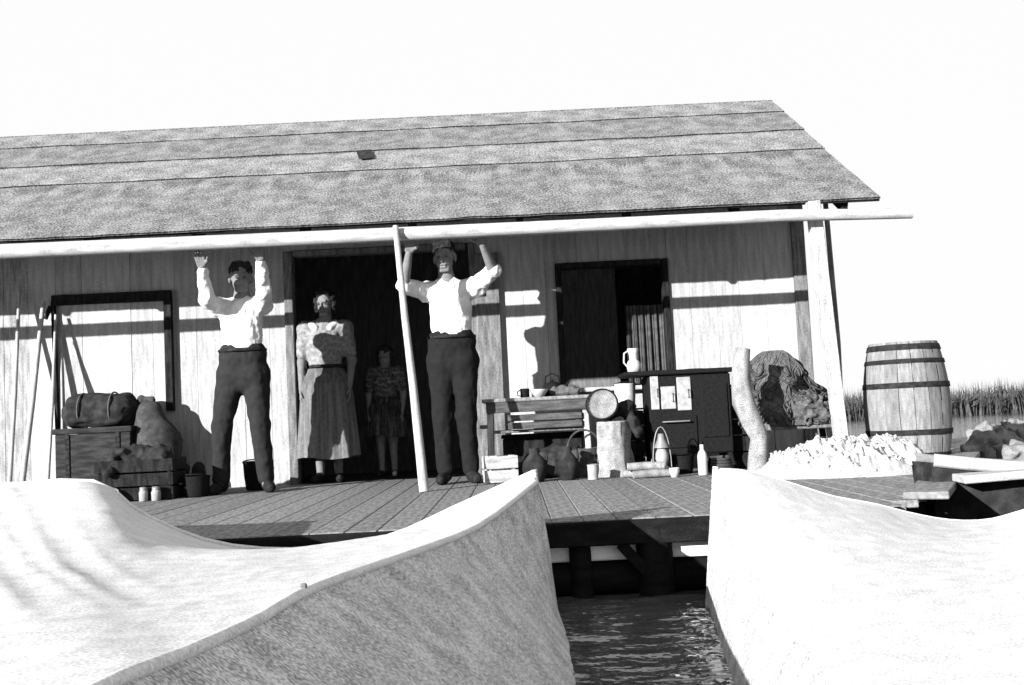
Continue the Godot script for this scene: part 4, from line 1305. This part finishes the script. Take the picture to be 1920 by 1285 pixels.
	part("spout", tube_mesh([Vector3(0.07, 0.05, 0), Vector3(0.11, 0.08, 0), Vector3(0.125, 0.11, 0)], [0.018, 0.012, 0.009], 8), M.iron, t)
	part("handle", tube_mesh([Vector3(-0.06, 0.09, 0), Vector3(-0.05, 0.16, 0), Vector3(0, 0.185, 0), Vector3(0.05, 0.16, 0), Vector3(0.06, 0.09, 0)], [0.006, 0.006, 0.006, 0.006, 0.006], 6), M.iron, t)
	t = thing("tin_can", "dented pale tin can between the stump and the jugs", "can", Vector3(0.53, 0, -7.62))
	part("can_body", lathe_mesh([[0.001, 0], [0.038, 0.001], [0.04, 0.006], [0.037, 0.012], [0.038, 0.1], [0.041, 0.106], [0.039, 0.11], [0.034, 0.1], [0.033, 0.01], [0.001, 0.009]], Vector3.ZERO, Basis.IDENTITY, 16), M.enamel, t)

func build_right_things():
	# crooked pale log
	single("crooked_log", tube_mesh([Vector3(1.655, -0.002, -7.4), Vector3(1.66, 0.12, -7.4), Vector3(1.675, 0.25, -7.4), Vector3(1.63, 0.36, -7.4), Vector3(1.585, 0.5, -7.41), Vector3(1.575, 0.66, -7.42), Vector3(1.59, 0.78, -7.43), Vector3(1.61, 0.87, -7.44)], [0.078, 0.068, 0.066, 0.07, 0.075, 0.066, 0.06, 0.05], 14, 0.12), M.bark, "pale crooked upright log between the stove and the net bundle", "log")
	# bench with a bundle of net on it
	var t := thing("bench", "low dark plank bench under the net bundle", "bench", Vector3(2.03, 0, -7.9))
	part("seat", box_mesh(Vector3(0, 0.3, 0), Vector3(0.62, 0.03, 0.26)), M.grey_wood, t)
	for sx in [-0.25, 0.25]:
		for sz in [-0.09, 0.09]:
			part("leg", beam_mesh(Vector3(sx * 1.1, 0, sz * 1.2), Vector3(sx, 0.285, sz), 0.04, 0.04, Vector3.BACK), M.dark_wood, t)
	t = thing("net_bundle", "heaped bundle of dark fishing net on the low bench", "net", Vector3(2.0, 0.315, -7.9))
	var hr := func(an: float, y: float) -> float: return (0.235 * sqrt(maxf(0.0, 1.0 - pow(y / 0.56, 2.2))) + 0.012) * (1.0 + 0.2 * sin(an * 3.0 + y * 9.0) + 0.13 * sin(an * 5.0 - y * 19.0) + 0.1 * sin(an * 2.0 + y * 33.0) + 0.06 * sin(an * 11.0 + y * 13.0))
	var hrings := []
	var hn := []
	for j in 19:
		var y := 0.555 * j / 18.0
		var ring := []
		var ns := []
		for k in 48:
			var an := TAU * k / 48.0
			var r: float = hr.call(an, y)
			ring.append(Vector3(cos(an) * r * 1.05 - 0.12 * y, y, sin(an) * r * 0.72))
			ns.append(Vector3(cos(an), 0.4 + y, sin(an)).normalized())
		hrings.append(ring)
		hn.append(ns)
	var st := begin()
	skin_rings(st, hrings, hn, true)
	part("heap", st.commit(), M.net, t)
	st = begin()
	for k in 26:
		for sg in [-1, 1]:
			var pts := []
			var rad := []
			for q in 26:
				var y := 0.55 * q / 25.0
				var an: float = TAU * k / 26.0 + sg * y * 3.2 + 0.12 * sin(y * 23.0 + k * 1.3)
				var r: float = hr.call(an, y) + 0.005
				pts.append(Vector3(cos(an) * r * 1.05 - 0.12 * y, y, sin(an) * r * 0.72))
				rad.append(0.005)
			add_tube(st, pts, rad, 4, false)
	part("mesh_cords", st.commit(), M.sack, t)
	st = begin()
	for k in 40:                       # slack rope ends and loops
		var an := rng.randf_range(-0.3, PI + 0.3)
		var y := rng.randf_range(0.02, 0.5)
		var pts := []
		var rad := []
		var sp := rng.randf_range(0.25, 0.7)
		var dp := rng.randf_range(0.03, 0.12)
		for q in 10:
			var u := q / 9.0
			var a2 := an + (u - 0.5) * sp
			var yy := maxf(0.0, y - dp * sin(u * PI))
			var r: float = hr.call(a2, yy) + 0.012 + 0.02 * sin(u * PI)
			pts.append(Vector3(cos(a2) * r * 1.05 - 0.12 * yy, yy, sin(a2) * r * 0.72))
			rad.append(0.008)
		add_tube(st, pts, rad, 5, true)
	var loops := part("loose_rope", st.commit(), M.burlap, t)
	loops.set_meta("kind", "stuff")
	part("slack_fold", sdf_mesh([ell(Vector3(0.22, 0.07, 0.03), Vector3(0.12, 0.08, 0.12)), ell(Vector3(0.12, 0.12, 0.1), Vector3(0.14, 0.12, 0.08)), ell(Vector3(-0.16, 0.1, 0.09), Vector3(0.1, 0.11, 0.08))], 0.013, 0.03, 0.035, 14.0, 3), M.net, t)
	# heap of pale coarse sand on the deck corner
	var nz := FastNoiseLite.new()
	nz.seed = 14
	nz.frequency = 3.0
	nz.fractal_octaves = 4
	var prof := func(x: float, z: float) -> float:
		var e := (x - 2.14) / 0.62
		var f := (z + 7.0) / 0.4
		var r := e * e + f * f
		var m := maxf(0.0, 1.0 - r)
		return -0.02 + 0.25 * pow(m, 0.7) + nz.get_noise_2d(x, z) * 0.07 * minf(m * 3.0, 1.0) + (nz.get_noise_2d(x * 4, z * 4) * 0.05 + nz.get_noise_2d(x * 14, z * 14) * 0.014) * minf(m * 3.0, 1.0)
	t = thing("heap", "mound of pale coarse rubble on the deck in front of the barrel", "heap")
	part("mound", mound_sheet(1.5, 2.78, -7.42, -6.58, prof, 150, 110), M.heap, t)
	st = begin()
	for k in 130:
		var an := rng.randf() * TAU
		var rr := sqrt(rng.randf()) * 0.98
		var x := 2.14 + cos(an) * 0.62 * rr
		var z := -7.0 + sin(an) * 0.4 * rr
		var s := 0.006 + 0.016 * pow(rng.randf(), 3.0)
		var b := Basis.from_euler(Vector3(rng.randf() * 6, rng.randf() * 6, rng.randf() * 6))
		bx(st, Vector3(x, prof.call(x, z) + s * 0.2, z), Vector3(s * 1.5, s, s * 1.2), b, s * 0.28)
	var lumps := part("lumps", st.commit(), M.heap, t)
	lumps.set_meta("kind", "stuff")
	# barrel of staves
	t = thing("barrel", "tall weathered wooden barrel with dark hoops at the deck end", "barrel", Vector3(2.93, 0, -8.0))
	var n := 18
	var rad_at := func(y: float) -> float: return 0.31 - 0.062 * pow(absf(y - 0.4) / 0.47, 2.0)
	for k in n:
		st = begin()
		var rings := []
		var nrm := []
		var a0 := TAU * k / n + 0.008
		var a1 := TAU * (k + 1) / n - 0.008
		var dr := rng.randf_range(-0.002, 0.002)
		for j in 11:
			var y := 0.0 + 0.885 * j / 10.0
			var r: float = rad_at.call(y) + dr
			var ring := []
			for q in [[a0, r], [(a0 + a1) * 0.5, r + 0.002], [a1, r], [a1, r - 0.022], [a0, r - 0.022]]:
				ring.append(Vector3(cos(q[0]) * q[1], y, sin(q[0]) * q[1]))
			var c := Vector3.ZERO
			for q in ring: c += q / 5.0
			var ns := []
			for q in ring: ns.append((q - c).normalized())
			var am := (a0 + a1) * 0.5
			for q in 3: ns[q] = Vector3(cos([a0, am, a1][q]), 0, sin([a0, am, a1][q]))
			rings.append(ring)
			nrm.append(ns)
		skin_rings(st, rings, nrm, true)
		part("stave", st.commit(), M.barrel_wood if k % 3 else M.barrel_wood_dark, t)
	for q in [[0.845, 0.045], [0.74, 0.035], [0.565, 0.042], [0.22, 0.042], [0.05, 0.045]]:
		var ro: float = rad_at.call(q[0])
		var r2: float = rad_at.call(q[0] + q[1] * 0.5)
		var r1: float = rad_at.call(q[0] - q[1] * 0.5)
		part("hoop", lathe_mesh([[r1 + 0.001, q[0] - q[1] * 0.5], [r1 + 0.007, q[0] - q[1] * 0.5 + 0.002], [ro + 0.007, q[0]], [r2 + 0.007, q[0] + q[1] * 0.5 - 0.002], [r2 + 0.001, q[0] + q[1] * 0.5]], Vector3.ZERO, Basis.IDENTITY, 36), M.hoop, t)
	part("head", lathe_mesh([[0.215, 0.82], [0.215, 0.84], [0.001, 0.842]], Vector3.ZERO, Basis.IDENTITY, 30), M.barrel_wood_dark, t)
	# plank lying along the slanted deck edge
	single("plank", beam_mesh(Vector3(1.88, 0.02, -4.98), Vector3(3.36, 0.03, -8.05), 0.2, 0.035), M.deck_wood, "wide grey plank laid along the slanted deck edge", "plank")
	# skiff
	t = thing("skiff", "small pale flat-bottomed skiff moored at the slanted deck edge", "boat", Vector3(3.35, -0.02, -5.75), 0.12)
	var outr := []
	var nro := []
	for i in 15:
		var s := i / 14.0
		var x := -1.25 + 2.5 * s
		var hw := 0.46 * pow(sin(PI * clampf(0.06 + s * 0.72, 0, 1)), 0.8)
		var sh := 0.05 + 0.1 * pow(absf(s - 0.55) * 1.9, 2.0)
		var kb := -0.3 + 0.16 * pow(1.0 - s, 4.0)
		var ring := [Vector3(x, sh, hw), Vector3(x + 0.0, kb, hw * 0.72), Vector3(x, kb, -hw * 0.72), Vector3(x, sh, -hw), Vector3(x, sh, -hw + 0.03), Vector3(x, kb + 0.03, -hw * 0.72 + 0.03), Vector3(x, kb + 0.03, hw * 0.72 - 0.03), Vector3(x, sh, hw - 0.03)]
		outr.append(ring)
		nro.append([Vector3(0, 0.3, 1), Vector3(0, -0.3, 1), Vector3(0, -0.3, -1), Vector3(0, 0.3, -1), Vector3(0, 0.3, 1), Vector3(0, 1, 0.4), Vector3(0, 1, -0.4), Vector3(0, 0.3, -1)])
	st = begin()
	for i in 14:
		for k in 8:
			var k2 := (k + 1) % 8
			var out := [Vector3(0, -0.3, 1), Vector3(0, -1, 0), Vector3(0, -0.3, -1), Vector3.UP, Vector3(0, 0.3, 1), Vector3.UP, Vector3(0, 0.3, -1), Vector3.UP]
			quad(st, outr[i][k], outr[i + 1][k], outr[i + 1][k2], outr[i][k2], out[k])
	for e in [0, 14]:
		quad(st, outr[e][0], outr[e][1], outr[e][2], outr[e][3], Vector3(-1 if e == 0 else 1, 0, 0))
	part("hull", st.commit(), M.tarp, t)
	for sgn in [0, 3]:
		var pts := []
		var rad := []
		for i in 15:
			var q: Vector3 = outr[i][sgn]
			pts.append(q + Vector3(0, 0.012, 0))
			rad.append(0.035)
		part("gunwale", tube_mesh(pts, rad, 8), M.pale_wood_long, t, "pale rubbing rail of the skiff")
	part("thwart", box_mesh(Vector3(-0.2, -0.02, 0), Vector3(0.22, 0.025, 0.76)), M.pale_wood_long, t)
	part("thwart", box_mesh(Vector3(0.75, -0.02, 0), Vector3(0.22, 0.025, 0.7)), M.pale_wood_long, t)
	single("board", beam_mesh(Vector3(2.2, 0.06, -5.42), Vector3(4.3, 0.16, -5.2), 0.3, 0.04), M.pale_wood_long, "broad pale board lying along the skiff's rail", "board")
	# rocks
	var rk := [[4.25, -9.6, 0.2, "broad grey rock on the shore past the barrel"], [4.75, -10.4, 0.26, "tallest grey rock on the shore past the barrel"], [4.05, -8.7, 0.14, "small flat rock nearest the barrel on the shore"], [4.6, -9.0, 0.17, "round grey rock near the skiff on the shore"], [5.1, -9.4, 0.2, "humped grey rock at the shore's outer end"]]
	for i in rk.size():
		var q = rk[i]
		var r: float = q[2]
		single("rock", sdf_mesh([ell(Vector3(0, r * 0.3, 0), Vector3(r * 1.3, r * 0.75, r)), ell(Vector3(r * 0.4, r * 0.45, 0.1 * r), Vector3(r * 0.7, r * 0.6, r * 0.7))], 0.02, 0.03, 0.09, 5.0, 40 + i), M.stone, q[3], "rock", Vector3(q[0], -0.08, q[1]), "rocks on the shore")
	# far reeds along the water
	st = begin()
	for k in 16000:
		var x := rng.randf_range(-30, 45)
		var z := -40.0 - rng.randf() * 5.0 - 2.0 * sin(x * 0.13)
		var hh := rng.randf_range(0.5, 1.0) * (1.0 + 0.28 * sin(x * 0.7) * sin(x * 0.31 + 1.0) + 0.18 * sin(x * 2.3 + sin(x)))
		var w := rng.randf_range(0.02, 0.05)
		var lean := rng.randf_range(-0.2, 0.2)
		var a := rng.randf() * PI
		var u := Vector3(cos(a), 0, sin(a)) * w
		var b := Vector3(x, -0.36, z)
		tri(st, b - u, b + u, b + Vector3(lean, hh + 0.2, rng.randf_range(-0.1, 0.1)), Vector3(0, 0.2, 1))
		var m := b + Vector3(lean * 0.5, hh * 0.5, 0)
		tri(st, m - u, m + u, m + Vector3(lean * 2.5 + 0.1, hh * 0.45, 0.1), Vector3(0, 0.2, 1))
	var rd := single("reeds", st.commit(), M.reed, "dark belt of reeds along the far water's edge", "reeds")
	rd.set_meta("kind", "stuff")
